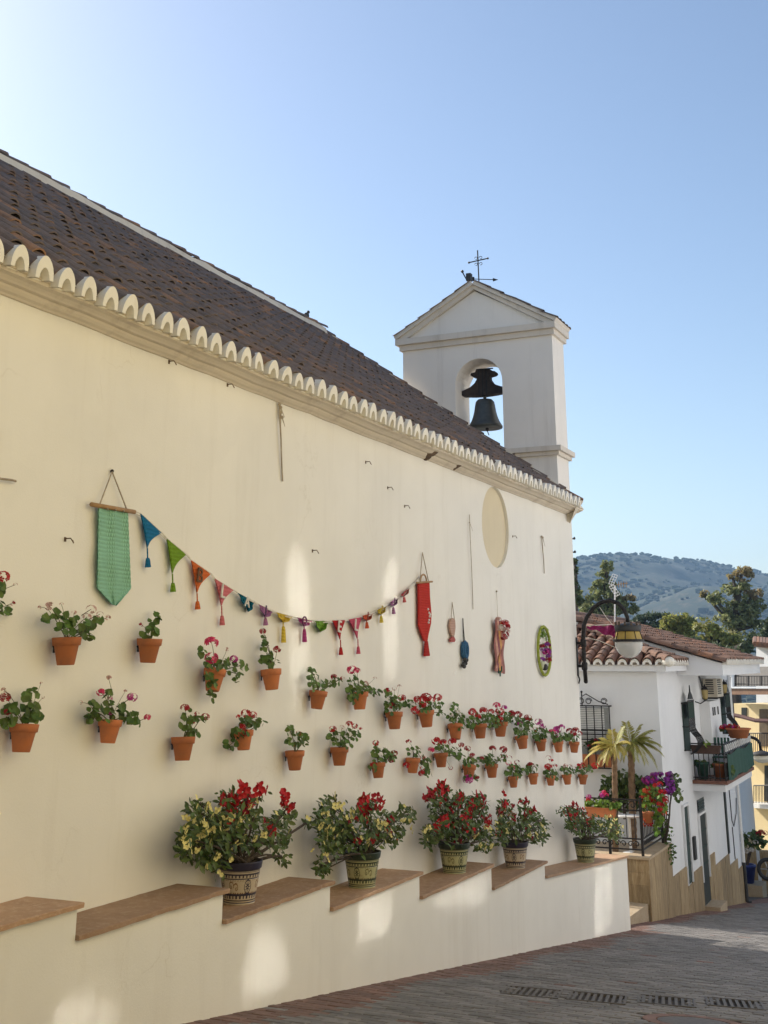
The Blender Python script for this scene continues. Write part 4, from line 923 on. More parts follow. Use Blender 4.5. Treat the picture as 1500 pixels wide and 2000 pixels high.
for (a, b_, tip, tas, colr, letter, folded) in PEN:
    mt = pen_mats.setdefault(colr, crochet('pennant_crochet', colr)); q = MB(); n = 8; vs = []
    A, B_, T = Vector(a), Vector(b_), Vector(tip)
    for j in range(n+1):
        t = j / n; te = t**.85; l_ = A.lerp(T, t); r_ = B_.lerp(T, te) if not folded else B_.lerp(T, t)
        if folded:                                  # edge flopped forward: gathered and uneven
            l_ = l_ + Vector((1.5*math.sin(j*1.3), 0)); r_ = r_ + Vector((-2*math.sin(j*1.1), 3*math.sin(t*PI)))
        else:
            r_ = r_ + (A - B_)*.10*math.sin(t*PI); l_ = l_ + (B_ - A)*.03*math.sin(t*PI)
        for i in range(5):
            p = l_.lerp(r_, i/4); vs.append(W(p.x, p.y, .045 + (.035*math.sin(i*1.4 + j*.5) if folded else .008*math.sin(i*1.2))))
    m_ = len(vs); fc = [(j*5+i, j*5+i+1, (j+1)*5+i+1, (j+1)*5+i) for j in range(n) for i in range(4)]
    q.add(vs + [p + Vector((0, .008, 0)) for p in vs], fc + [tuple(k+m_ for k in f_[::-1]) for f_ in fc])
    pe = part(q, 'pennant', mt, pn)
    if tas:
        q = MB(); t0 = Vector(tip); e = Vector((t0.x + 1, tas)); mid = t0.lerp(e, .55) if not folded else t0.lerp(e, .25)
        q.tube([W(t0.x, t0.y - 1, .045), W(mid.x, mid.y, .04)], .006, 5)
        q.tube([W(mid.x, mid.y - 2, .04), W((mid.x+e.x)/2, mid.y + 4, .04), W(e.x, e.y, .04)], .013, 8, True, .024); part(q, 'tassel', mt, pe)
    if letter:
        cu = bpy.data.curves.new('letter', 'FONT'); cu.body = letter[0]; cu.align_x = 'CENTER'; cu.align_y = 'CENTER'; cu.size = 1; cu.extrude = .03; cu.offset = .01
        to = bpy.data.objects.new('letter', cu); me = bpy.data.meshes.new_from_object(to); bpy.data.objects.remove(to); me.name = 'letter'
        c = (A + B_ + T) / 3; P_ = W(c.x, c.y, .072 if not folded else .098); size = .16 if not folded else .12
        lm = M('letter_yarn', letter[1], None, .9, 20); me.materials.clear(); me.materials.append(lm)
        inst(me, 'letter', pe, Matrix.Translation(P_) @ Matrix.Rotation(R(90), 4, 'X') @ Matrix.Rotation(R(-8), 4, 'Z') @ Matrix.Scale(size, 4))

# red fish shaped banner
rb = empty('crochet_banner', 'narrow red crochet banner with tassel tail hung from a hoop handle', 'wall hanging', W(832, 1250, .03))
q = MB(); flat(q, [(818, 1136), (839, 1135), (840, 1165), (843, 1200), (842, 1218), (837, 1240), (835, 1253), (830, 1253), (822, 1232), (819, 1222), (819, 1180)], .05, .02); part(q, 'fabric', crochet('red_crochet', (.50, .045, .035)), rb)
q = MB(); flat(q, [(832, 1252), (836, 1252), (840, 1281), (830, 1282)], .05, .02); part(q, 'tassel', crochet('red_crochet', (.40, .035, .03)), rb)
q = MB(); q.tube([W(814, 1138, .06), W(844, 1136, .06)], .012, 6); part(q, 'dowel', m_stick, rb)
q = MB(); q.tube([W(821 + 6 + 6*math.cos(a), 1136 - 14*math.sin(a), .05) for a in np.linspace(PI, 0, 9)], .010, 6, False); part(q, 'hoop', m_stick, rb)
q = MB(); q.tube([W(820, 1136, .05), W(825, 1079, .02), W(837, 1136, .05)], .006, 5, False); part(q, 'cord', m_cord, rb)
for x, y in ((836, 1190), (838, 1197), (839, 1204), (838, 1211), (837, 1216), (840, 1200)):
    q = MB(); q.sphere(W(x, y, .056), .014, 7, 5); part(q, 'bead', m_white, rb)
# small ornaments
of = empty('fish_ornament', 'small pink crochet fish hanging left of the blue ornament', 'ornament', W(885, 1250, .03))
q = MB(); flat(q, [(881, 1210), (885, 1207), (889, 1211), (890, 1225), (888, 1240), (886, 1244), (884, 1244), (881, 1235), (879, 1222)], .04, .025); part(q, 'body', crochet('pale_pink_crochet', (.52, .34, .27)), of)
q = MB(); flat(q, [(884, 1243), (887, 1243), (890, 1250), (888, 1254), (881, 1254), (880, 1249)], .04, .022); part(q, 'tail', crochet('rose_crochet', (.45, .13, .12)), of)
q = MB(); q.tube([W(881, 1212, .04), W(883, 1176, .02), W(888, 1212, .04)], .005, 4, False); part(q, 'cord', m_cord, of)
ob = empty('ring_ornament', 'small blue crochet ring ornament with dark tassels', 'ornament', W(908, 1305, .03))
q = MB(); c0 = W(908, 1270, .04); q.tube([(c0.x + .055*math.cos(t), c0.y, c0.z + .085*math.sin(t)) for t in np.linspace(0, 2*PI, 17)], .035, 7, False); part(q, 'ring', crochet('blue_crochet', (.05, .13, .24)), ob)
q = MB(); q.tube([W(905, 1258, .04), W(904, 1208, .02), W(908, 1258, .04)], .007, 4, False); part(q, 'cord', m_iron, ob)
q = MB()
for k in range(9): P_ = W(908 + random.uniform(-4, 5), 1288 + random.uniform(0, 16), .045 + random.uniform(-.02, .02)); q.sphere(P_, .026, 6, 4)
q.tube([c0 + Vector((0, 0, -.08)), W(908, 1304, .04)], .008, 4); part(q, 'tassel', m_dark, ob)
orr = empty('ribbon_wreath', 'hanging of long pink and orange ribbons topped with fabric roses', 'wall hanging', W(976, 1320, .03))
for k, (x0, colr) in enumerate(((968, (.30, .10, .08)), (971, (.58, .30, .22)), (974, (.25, .07, .08)), (977, (.62, .32, .10)), (980, (.52, .20, .14)), (983, (.30, .12, .10)))):
    q = MB(); n = 14
    l_ = [(x0 + 2*k*.0 + 1.6*math.sin(i*.7+k), 1210 + 100*i/n + k*1.2) for i in range(n+1)]
    vs = [W(x-1.9, y, .05 + .012*math.sin(i+k)) for i, (x, y) in enumerate(l_)] + [W(x+2.1, y, .05 + .012*math.sin(i+k+.6)) for i, (x, y) in enumerate(l_)]
    q.add(vs + [p + Vector((0, .004, 0)) for p in vs], [(i, i+1, n+2+i, n+1+i) for i in range(n)] + [(2*n+2+i, 3*n+3+i, 3*n+4+i, 2*n+3+i) for i in range(n)]); part(q, 'ribbon', M('ribbon_cloth', colr, None, .7, 20), orr)
for (x, y, r, colr) in ((973, 1210, .045, 'P'), (986, 1218, .075, 'R'), (988, 1232, .07, 'P'), (984, 1241, .075, 'D'), (979, 1226, .06, 'W'), (991, 1224, .05, 'D')):
    blossom(orr, W(x, y, .09), r, colr, 'u', 'fabric_rose')
q = MB(); q.tube([W(972, 1215, .05), W(970, 1155, .012)], .003, 4); q.sphere(W(970, 1155, .012), .014, 6, 4); part(q, 'cord', m_cord, orr)
q = MB()
for x, y in ((974, 1312), (977, 1318), (980, 1309)): q.tube([W(x, y-8, .05), W(x, y+3, .05)], .009, 5)
part(q, 'tassel', M('teal_tassel', (.03, .13, .10), None, .9, 20), orr)
og_ = empty('hoop_wreath', 'oval lime green hoop holding purple crochet flowers near the wall corner', 'wall hanging', W(1063, 1318, .03))
c0 = W(1063, 1271, .04); tp = W(1063, 1224, .04); hz = tp.z - c0.z; wx = (W(1075, 1271, .04) - W(1051, 1271, .04)).length/2
q = MB(); q.tube([(c0.x + wx*math.cos(t), c0.y, c0.z + hz*math.sin(t)) for t in np.linspace(0, 2*PI, 33)], .022, 7, False); part(q, 'hoop', M('lime_yarn', (.30, .34, .05), (.22, .26, .04), .9, 20), og_)
q = MB()
for k in range(26):
    P_ = W(1063 + random.uniform(-8, 8), 1236 + random.uniform(-8, 26), .045); leaf_mesh(q, P_, (random.gauss(0, .4), -1, random.gauss(0, .4)), .045, 'long')
part(q, 'leaves', m_leafy, og_, fix=False)
for k in range(13): blossom(og_, W(1065 + random.uniform(-7, 9), 1274 + random.uniform(-20, 22), .07), .055, random.choice('MDLD'), 'u', 'crochet_flower')
q = MB(); q.sphere(W(1064, 1303, .06), .05, 8, 6); part(q, 'dark_knot', m_dark, og_)
q = MB(); q.sphere(W(1061, 1297, .045), .075, 8, 6, (1, .3, 1)); part(q, 'pale_patch', M('pale_mint', (.55, .58, .42), None, .9, 20), og_)
# loose ropes, hooks, nests
def rope(name, pts, label, r=.006, knots=()):
    e = empty(name, label, 'cord', W(*pts[-1], .02)); q = MB(); q.tube([W(x, y, .02 + .01*math.sin(k)) for k, (x, y) in enumerate(pts)], r, 5); part(q, 'strand', m_cord, e)
    if knots:
        q = MB()
        for kx, ky in knots: q.tube([W(kx, ky, .02), W(kx + random.uniform(-3, 9), ky + random.uniform(15, 30), .04)], r*.8, 4, True, r*.3); q.sphere(W(kx, ky, .025), r*2.2, 6, 4)
        part(q, 'frayed_knot', m_cord, e)
rope('hanging_cord', [(546, 787), (547, 820), (549, 860), (550, 900), (552, 940)], 'frayed pale cord hanging under the cornice left of the bell gable', .008, ((546, 790), (548, 796), (549, 805), (551, 815)))
rope('hanging_cord', [(917, 1005), (918, 1040), (920, 1085), (922, 1130), (924, 1190)], 'long thin cord hanging left of the oval panel', .005, ((917, 1020),))
rope('hanging_cord', [(1058, 1047), (1059, 1065), (1062, 1095), (1063, 1120)], 'short cord on a nail right of the oval panel', .008, ((1058, 1048), (1060, 1050)))
rope('wall_cable', [(-10, 934), (8, 936), (24, 938), (31, 940)], 'short stub of cable at the left edge above the banner', .008)
for x, y, l_ in ((330, 706, 'rusty hook just under the cornice at left'), (444, 751, 'dark wedge bracket just under the cornice, left of the frayed cord'), (610, 1075, 'small pale plug in the wall above the yellow pennant'), (790, 988, 'rusty hook in the bare wall left of the oval panel'),
                 (714, 902, 'pale rusty hook below the cornice between cord and nests'), (757, 952, 'small dark hook in the wall below the swallow nests'), (1001, 1047, 'small nail right of the oval panel'), (127, 1052, 'thin nail in the wall left of the mint banner')):
    e = empty('wall_hook', l_, 'hook', W(x, y, 0), 'hooks and nails left in the church wall')
    q = MB(); P_ = W(x, y, 0); q.tube([P_ + Vector((0, .01, 0)), P_ + Vector((0, -.05, 0)), P_ + Vector((.02, -.06, -.03)), P_ + Vector((.025, -.045, -.01))], .0045, 5)
    q.box(P_.x-.010, P_.x+.008, P_.y-.006, P_.y, P_.z-.02, P_.z+.01); part(q, 'hook', M('rust', (.16, .10, .06), (.09, .06, .04), .9, 30), e)
for x, y, l_ in ((840, 886, 'brown mud swallow nest under the cornice, the left of two'), (895, 906, 'brown mud swallow nest under the cornice, the right of two')):
    P_ = W(x, y, .08); q = MB()
    for k in range(7):
        t = k/6; q.sphere((P_.x + random.uniform(-.02, .02), P_.y + .06*t, P_.z + .05 - .11*t), .105*(1-.72*t), 9, 6, (1.25, 1, .7))
    single(q, 'swallow_nest', m_mud, l_, 'nest', 'swallow nests under the cornice')
for z, l_ in ((W(1118, 1052, 0).z, 'upper of two small dark hooks on the church corner'), (W(1118, 1078, 0).z, 'lower of two small dark hooks on the church corner')):
    q = MB(); q.tube([(-.03, .02, z), (.07, -.01, z), (.10, -.01, z+.03)], .012, 5); q.sphere((.09, -.01, z+.01), .022, 6, 4); single(q, 'corner_hook', m_iron, l_, 'hook')

# ------------------------------------------------------------------ drain grates and manhole
m_worn = M('worn_iron', (.13, .115, .10), (.09, .08, .07), .6, 20)
for i, (gx, gy) in enumerate(GR):
    gl = 'row of drain grates crossing the brick street'
    lab = ('iron drain grate nearest the bench, first of four across the street', 'iron drain grate second from the bench, first wholly in mid street', 'iron drain grate third from the bench', 'iron drain grate farthest from the bench, at the right edge')[i]
    z = road_z(gx); e = empty('drain_grate', lab, 'drain', (gx, gy, z), gl); q = MB(); hx, hy = .31, .255
    tr = Matrix.Translation((gx, gy, z + .0145)) @ Rs @ Matrix.Rotation(R(12), 4, 'Z')
    def bx(mb, *a):
        t = MB(); t.box(*a); mb.add([tr @ Vector(p) for p in t.v], t.f)
    bx(q, -hx, hx, -hy, -hy+.02, -.03, 0); bx(q, -hx, hx, hy-.02, hy, -.03, 0); bx(q, -hx, -hx+.02, -hy+.021, hy-.021, -.03, 0); bx(q, hx-.02, hx, -hy+.021, hy-.021, -.03, 0)
    part(q, 'frame', m_worn, e, fix=True)
    for k in range(8):
        q = MB(); yk_ = -hy + .055 + k*.0575
        t = MB(); t.prism([(-hx+.021, yk_ - .014, -.004), (-hx+.021, yk_ + .014, -.004), (hx-.021, yk_ + .014, -.004), (hx-.021, yk_ - .014, -.004)], (0, 0, -.025)); q.add([tr @ Vector(p) for p in t.v], t.f)
        part(q, 'bar', m_worn, e)
    q = MB(); bx(q, -hx-.01, hx+.01, -hy-.01, hy+.01, -.07, -.045); part(q, 'pit', m_dark, e)
x, y = MH; e = empty('manhole_cover', 'round manhole cover in a ring of red pavers at the bottom right', 'manhole', (x, y, road_z(x)))
tr = Matrix.Translation((x, y, road_z(x))) @ Rs
q = MB(); q.lathe([(.29, .0), (.29, .008), (.27, .010), (.0, .010)], 32); q.v = [tr @ Vector(p) for p in q.v]; part(q, 'cover', m_worn, e)
for k in range(26):
    q = MB(); a = 2*PI*k/26; t = MB(); t.box(.30, .405, -.044, .044, -.01, .010); q.add([tr @ (Matrix.Rotation(a, 4, 'Z') @ Vector(p)) for p in t.v], t.f); part(q, 'paving_brick', m_brickr, e)

# ------------------------------------------------------------------ street lamp on the church corner
lx = -.05; lamp = empty('street_lamp', 'black curved arm street lamp with ochre band and glass globe on the church corner', 'street lamp', (lx, -.05, 1.3))
q = MB(); q.box(lx-.03, lx+.03, -.018, -.001, 1.42, 2.02); q.tube([(lx, -.009, 1.43), (lx, -.03, 1.36), (lx, -.012, 1.30)], .012, 6); part(q, 'wall_plate', m_iron, lamp)
for z in (1.57, 1.93): q = MB(); q.tube([(lx, -.01, z), (lx, -.12, z)], .022, 8); q.lathe([(.045, 0), (.05, .03), (.05, .09), (.045, .12)], 12, (lx, -.12, z-.06)); part(q, 'bracket', m_iron, lamp, True)
arm = [(lx, -.13, 1.34), (lx, -.12, 1.6), (lx, -.12, 2.0), (lx, -.14, 2.2), (lx, -.20, 2.34), (lx, -.31, 2.48), (lx, -.45, 2.57), (lx, -.60, 2.595), (lx, -.73, 2.55), (lx, -.82, 2.45), (lx, -.865, 2.33), (lx, -.87, 2.22)]
q = MB(); q.tube(arm, .034, 10); q.sphere((lx, -.13, 1.335), .036, 8, 6); part(q, 'arm', m_iron, lamp, True)
gy = -.865
q = MB(); q.lathe([(.03, 2.25), (.08, 2.235), (.19, 2.205), (.215, 2.19), (.205, 2.12), (.20, 2.105)], 28, (lx, gy, 0)); part(q, 'hood', m_dark, lamp, True)
m_orn = M('wrought_ornament', (.10, .07, .05), None, .7, 20)
for k in range(12):
    a = 2*PI*k/12; q = MB(); q.lathe([(.012, 0), (.022, .02), (.012, .05), (.02, .06), (.004, .075)], 6, (lx + .195*math.cos(a), gy + .195*math.sin(a), 2.185)); part(q, 'stud', m_orn, lamp)
q = MB(); q.lathe([(.185, 2.104), (.222, 1.985)], 28, (lx, gy, 0), False); part(q, 'ochre_band', M('ochre_enamel', (.40, .28, .06), (.34, .23, .05), .45, 8), lamp, True)
for k in range(8):
    a = 2*PI*k/8; q = MB(); q.tube([(lx+.19*math.cos(a), gy+.19*math.sin(a), 2.104), (lx+.228*math.cos(a), gy+.228*math.sin(a), 1.985)], .006, 5); part(q, 'rib', m_iron, lamp)
q = MB(); q.lathe([(.20, 1.984), (.245, 1.984), (.245, 1.945), (.20, 1.945)], 28, (lx, gy, 0), False); q.f += [tuple((3*28+k, 3*28+(k+1) % 28, (k+1) % 28, k)) for k in range(28)]; part(q, 'ring', m_iron, lamp)
q = MB(); q.lathe([(.222, 1.944)] + [(.222*math.cos(a), 1.93 + .235*math.sin(a)*-1) for a in np.linspace(.05, 1.5, 10)] + [(.002, 1.695)], 28, (lx, gy, 0), False); part(q, 'globe', m_globe, lamp, True)
# magenta cloth on the string tied to the lamp
cl = empty('cloth_pennant', 'magenta cloth pennant gathered on a string beside the street lamp', 'bunting', S(1180, 1243, lx))
q = MB(); n = 16; vs = []
for i in range(n+1):
    u = 1146 + (1201-1146)*i/n; top = 1222 + 2*math.sin(i*.8) ; dp = (4 + 20*(i/n)**1.1) * (1 if i < n else .95)
    for j in range(5):
        p = S(u, top + dp*j/4, lx + .03*math.sin(i*1.3 + j*.7)); vs.append(p)
q.add(vs + [p + Vector((.006, 0, 0)) for p in vs], [(i*5+j, i*5+j+1, i*5+j+6, i*5+j+5) for i in range(n) for j in range(4)] + [(i*5+j+len(vs), i*5+j+5+len(vs), i*5+j+6+len(vs), i*5+j+1+len(vs)) for i in range(n) for j in range(4)])
part(q, 'cloth', M('magenta_cloth', (.36, .025, .16), (.28, .02, .12), .6, 14, trans=.2), cl, True, fix=False)
q = MB(); q.tube([S(1172, 1187, lx), S(1185, 1207, lx), S(1197, 1221, lx), S(1222, 1220, lx)], .005, 4); q.tube([S(1143, 1222, lx), S(1196, 1220, lx)], .006, 4); q.tube([S(1143, 1245, lx-.01), S(1170, 1251, lx-.01), S(1200, 1264, lx-.01)], .006, 4); part(q, 'string', m_wcord, cl)

def blob_plant(root, clumps, mapf, leaf_r, mat, depth, kind='round', up=.6, dens=1.0, name='foliage'):
    lf = MB()
    for (cx, cy, ex, ey) in clumps:
        s_ = pxm(mapf(cx, cy, 0)); n = int(max(6, dens*2.4*ex*ey/(leaf_r*s_*.8)**2))
        for _ in range(n):
            t = random.uniform(0, 2*PI); q_ = math.sqrt(random.random())
            leaf_mesh(lf, mapf(cx + math.cos(t)*q_*ex, cy + math.sin(t)*q_*ey, random.gauss(0, depth)), (random.gauss(-.5, .5), random.gauss(-.35, .5), random.gauss(up, .5)), leaf_r*random.uniform(.7, 1.2), kind)
    return part(lf, name, mat, root, kind='stuff', fix=False)
# ------------------------------------------------------------------ white house beyond the church
hs = empty('white_house', 'white two storey house with tiled roofs, balcony and stone base beyond the church', 'house', (9, 2, -4))
FY = -.1; HX0, HX1 = 5.5, 14.4
q = MB(); q.add([(HX0, FY, -3.3), (HX1, FY, -4.6), (HX1, 5, -4.6), (HX0, 5, -3.3), (HX0, FY, 1.44), (HX1, FY, 1.44), (HX1, 5, 1.44), (HX0, 5, 1.44)],
      [(0, 3, 2, 1), (4, 5, 6, 7), (0, 1, 5, 4), (1, 2, 6, 5), (2, 3, 7, 6), (3, 0, 4, 7)])
part(q, 'wall', m_house, hs)
# lower hipped roof at the corner
hk = math.tan(R(18)); e0 = Vector((5.32, -.36, 1.60)); RU = 2.3
q = MB()
q.add([(5.32, -.36, 1.585), (5.32+RU, -.36+RU, 1.585+RU*hk), (5.32+RU, 5, 1.585+RU*hk), (5.32, 5, 1.585)], [(0, 1, 2, 3)])
q.add([(5.32, -.36, 1.585), (7.59, -.36, 1.585), (7.59, -.36+RU*.98, 1.585+RU*.98*hk)], [(0, 1, 2)])
lroof = part(q, 'roof', m_htile, hs, fix=False)
q = MB(); q.box(5.36, 7.59, -.32, FY-.002, 1.445, 1.575); q.box(5.36, 5.498, FY, 5, 1.445, 1.575); part(q, 'eave_band', m_house, hs)
hb = barrel(.42, .105, .085, 7, .014); hme = hb.mesh('roof_tile'); hme.materials.append(m_htile)
hslope = math.atan(hk)
n_ = 0
yv_ = -.22
while yv_ < 2.8:
    s_ = 0
    while s_*math.cos(hslope) < min(yv_ + .36, RU) - .05:
        m4 = Matrix.Translation((5.30 + s_*math.cos(hslope), yv_ + rng.normal(0, .008), 1.625 + s_*math.sin(hslope))) @ Matrix.Rotation(R(-90), 4, 'Z') @ Matrix.Rotation(hslope, 4, 'X') @ Matrix.Rotation(-.04 + rng.normal(0, .015), 4, 'X') @ Matrix.Rotation(rng.normal(0, .03), 4, 'Z')
        inst(hme, 'roof_tile', lroof, m4); s_ += .30
    yv_ += .255
xv = 5.62
while xv < 7.55:
    s_ = 0
    while s_*math.cos(hslope) < min(xv - 5.32, RU) - .05:
        inst(hme, 'roof_tile', lroof, Matrix.Translation((xv, -.38 + s_*math.cos(hslope), 1.625 + s_*math.sin(hslope))) @ Matrix.Rotation(hslope, 4, 'X') @ Matrix.Rotation(-.04 + rng.normal(0, .015), 4, 'X')); s_ += .30
    xv += .255
hd = Vector((1, 1, hk)).normalized(); k = 0
zz = Vector((-hk, -hk, 2)).normalized(); xx = hd.cross(zz).normalized(); Rh = Matrix((xx, hd, zz)).transposed().to_4x4()
while k*.33 < RU*1.45:
    inst(hme, 'hip_tile', hs, Matrix.Translation(Vector((5.26, -.42, 1.66)) + hd*(k*.33)) @ Rh @ Matrix.Rotation(-.05, 4, 'X') @ Matrix.Scale(1.08, 4)); k += 1
q = MB(); q.sphere((5.30, -.40, 1.64), .13, 9, 6, (1, 1, .8)); part(q, 'hip_end', m_tooth, hs)
# white tile ends under the lower eaves
def hend(P_, rz, sc=1.0):
    inst(tooth, 'eave_tile_end', hs, Matrix.Translation(P_) @ Matrix.Rotation(rz, 4, 'Z') @ Matrix.Rotation(R(-14), 4, 'X') @ Matrix.Diagonal((1.12*sc, 1, .78*sc, 1)))
yv_ = -.22
while yv_ < 2.8: hend((5.285, yv_, 1.575), R(-90)); yv_ += .255
xv = 5.62
while xv < 7.5: hend((xv, -.40, 1.575), 0); xv += .255
# upper roof over the street front, carried out over the balcony
uk = .285; UX0, UX1, UY0, UY1 = 7.62, 13.55, -1.08, 2.35
uz = lambda y: 1.63 + (y - UY0)*uk
q = MB(); q.add([(UX0-.08, UY0-.08, uz(UY0-.08)), (UX1+.08, UY0-.08, uz(UY0-.08)), (UX1+.08, UY1, uz(UY1)), (UX0-.08, UY1, uz(UY1)), (UX1+.08, UY1+3, uz(UY1)-.8), (UX0-.08, UY1+3, uz(UY1)-.8)], [(0, 1, 2, 3), (3, 2, 4, 5)])
uroof = part(q, 'upper_roof', m_htile, hs, fix=False)
q = MB(); q.add([(UX0, UY0, 1.35), (UX0, UY1, 1.35), (UX0, UY1, uz(UY1)-.03), (UX0, UY0, uz(UY0)-.03), (UX1, UY0, 1.35), (UX1, UY1, 1.35), (UX1, UY1, uz(UY1)-.03), (UX1, UY0, uz(UY0)-.03), (UX0, UY1+3, 1.35), (UX0, UY1+3, uz(UY1)-.83), (UX1, UY1+3, 1.35), (UX1, UY1+3, uz(UY1)-.83)],
      [(0, 3, 2, 1), (4, 5, 6, 7), (0, 4, 7, 3), (0, 1, 5, 4), (1, 2, 9, 8), (5, 10, 11, 6)]); part(q, 'gable_wall', m_house, hs, fix=False)
us = math.atan(uk); ut = MB(); xv = UX0 - .03; utm = []
while xv < UX1 + .1:
    s_ = 0
    while s_*math.cos(us) < UY1 - UY0 - .1:
        y = UY0 - .10 + s_*math.cos(us)
        utm.append(Matrix.Translation((xv + rng.normal(0, .01), y, uz(y) + .03 + rng.normal(0, .006))) @ Matrix.Rotation(us, 4, 'X') @ Matrix.Rotation(-.04 + rng.normal(0, .02), 4, 'X') @ Matrix.Rotation(rng.normal(0, .03), 4, 'Z')); s_ += .30
    xv += .24
for k, m4 in enumerate(utm):
    if k < 200: inst(hme, 'roof_tile', uroof, m4)
    else: ut.add([m4 @ Vector(p) for p in hb.v], hb.f)
part(ut, 'roof_tiles', m_htile, uroof, kind='stuff', fix=False)
xv = UX0 - UX0 % .24 + .1
xv = UX0 + .09
while xv < UX1: inst(tooth, 'eave_tile_end', hs, Matrix.Translation((xv, UY0-.11, uz(UY0)-.06)) @ Matrix.Rotation(R(4), 4, 'X') @ Matrix.Diagonal((1.05, 1, .8, 1))); xv += .24
xv = UX0
k = 0
while k*.33 < UX1 - UX0:
    inst(hme, 'ridge_tile', hs, Matrix.Translation((UX1 - k*.33, UY1, uz(UY1) + .06)) @ Matrix.Rotation(R(90), 4, 'Z') @ Matrix.Rotation(-.05, 4, 'X') @ Matrix.Scale(1.1, 4)); k += 1
# stone base of the street front: stepped travertine slabs
base = [(5.5, 6.3, -2.40), (6.304, 7.1, -2.40), (7.104, 7.14, -2.40), (7.144, 7.636, -2.79), (7.64, 8.2, -2.62), (8.204, 8.78, -2.62), (9.66, 10.05, -2.56), (10.054, 10.45, -2.56), (10.454, 11.1, -2.85), (11.104, 11.75, -2.85), (11.754, 12.4, -2.85), (12.404, 13.0, -3.12), (13.004, 13.62, -3.12), (13.624, 14.42, -3.38)]
for i, (x0, x1, zt) in enumerate(base):
    q = MB(); y0 = FY - .025 - .004*(i % 3); q.add([(x0, y0, road_z(x0)-.2), (x1, y0, road_z(x1)-.2), (x1, FY-.001, road_z(x1)-.2), (x0, FY-.001, road_z(x0)-.2), (x0, y0, zt), (x1, y0, zt), (x1, FY-.001, zt), (x0, FY-.001, zt)],
        [(0, 3, 2, 1), (4, 5, 6, 7), (0, 1, 5, 4), (1, 2, 6, 5), (2, 3, 7, 6), (3, 0, 4, 7)]); part(q, 'stone_slab', m_trav, hs)
# ground floor openings
def opening(x0, x1, z0, z1, name, mat, dep=.0, frame=True):
    q = MB(); q.box(x0, x1, FY-.02, FY-.004, z0, z1); o_ = part(q, name, mat, hs)
    if frame:
        q = MB(); t = .05
        q.box(x0-t, x0-.001, FY-.05, FY-.003, z0, z1+t); q.box(x1+.001, x1+t, FY-.05, FY-.003, z0, z1+t); q.box(x0, x1, FY-.05, FY-.003, z1+.001, z1+t); part(q, 'frame', m_house, o_)
    for k in range(1, 4):
        q = MB(); zz_ = z0 + (z1-z0)*k/4; q.box(x0+.03, x1-.03, FY-.03, FY-.021, zz_-.02, zz_+.02); part(q, 'rail', m_shut, o_)
    return o_
opening(7.14, 7.62, -2.76, -1.28, 'window', m_shut)
opening(8.82, 9.60, -2.95, -1.62, 'door', m_door); opening(8.82, 9.60, -1.56, -1.30, 'fanlight', m_pane, frame=False)
q = MB(); q.box(8.82, 9.60, FY-.021, FY-.003, -3.42, -2.951); part(q, 'door_panel', m_door, hs)
q = MB(); q.box(8.80, 9.66, FY-.35, FY-.03, -3.75, -3.42); part(q, 'door_step', m_capst, hs)
q = MB(); q.box(8.0, 8.2, FY-.05, FY-.003, -2.4, -1.95); part(q, 'letter_box', m_dark, hs)
q = MB(); q.box(12.35, 12.55, FY-.03, FY-.003, -2.85, -1.38); part(q, 'narrow_window', m_door, hs)
q = MB(); q.tube([(14.3, FY-.06, 1.3), (14.3, FY-.06, -3.3)], .04, 8); part(q, 'downpipe', m_white, hs)
q = MB(); q.tube([(14.3, FY-.06, -3.301), (14.3, FY-.06, -4.2), (14.35, FY-.15, -4.24)], .05, 8); part(q, 'downpipe_shoe', m_dark, hs)
q = MB(); q.tube([(13.2, FY-.012, -1.4), (13.25, FY-.015, -2.2), (13.4, FY-.03, -2.35), (13.9, FY-.03, -2.1), (14.1, FY-.03, -1.75)], .012, 5); q.tube([(13.25, FY-.012, -2.35), (13.3, FY-.012, -3.1)], .012, 5); part(q, 'cable', m_dark, hs)
# upper windows with bulging grilles
def reja(x0, x1, z0, z1, label):
    w_ = MB(); w_.box(x0, x1, FY-.03, FY-.003, z0, z1); wo = part(w_, 'window', m_shut, hs, label=label)
    nb = 6
    def dep(t): return .15 + (.16*math.sin(min(1, max(0, (.42 - t)/.42))*PI) if t < .42 else 0)
    for k in range(nb+1):
        x = x0 - .03 + (x1-x0+.06)*k/nb; q = MB(); q.tube([(x, FY-dep(t), z0 - .05 + (z1-z0+.1)*t) for t in np.linspace(0, 1, 14)], .010, 5); part(q, 'bar', m_iron, wo)
    q = MB()
    for t in (0., .22, .42, .52, .98): q.box(x0-.05, x1+.05, FY-dep(t)-.012, FY-dep(t)+.012, z0-.05+(z1-z0+.1)*t-.012, z0-.05+(z1-z0+.1)*t+.012)
    for t in (0.02, .5, .98):
        for x in (x0-.04, x1+.04): q.box(x-.01, x+.01, FY-.15, FY-.001, z0+(z1-z0)*t-.01, z0+(z1-z0)*t+.01)
    part(q, 'crossbars', m_iron, wo)
    q = MB(); xc = (x0+x1)/2
    q.prism([(x0, FY-.155, z1+.06), (x1, FY-.155, z1+.06), (x1-.12, FY-.155, z1+.16), (xc+.05, FY-.155, z1+.22), (xc, FY-.155, z1+.36), (xc-.05, FY-.155, z1+.22), (x0+.12, FY-.155, z1+.16)], (0, .02, 0)); part(q, 'crest', m_iron, wo)
    q = MB(); q.box(x0-.02, x1+.02, FY-.15, FY-.13, z0+.5*(z1-z0)+.17, z1); part(q, 'roller_blind', m_green, wo)
reja(7.85, 8.45, -.22, .78, 'grilled window nearer the corner')
reja(12.95, 13.55, -.12, .82, 'grilled window nearer the far end')
q = MB(); q.box(10.0, 11.5, FY-.24, FY-.001, -.86, .74); part(q, 'pilaster', m_house, hs)
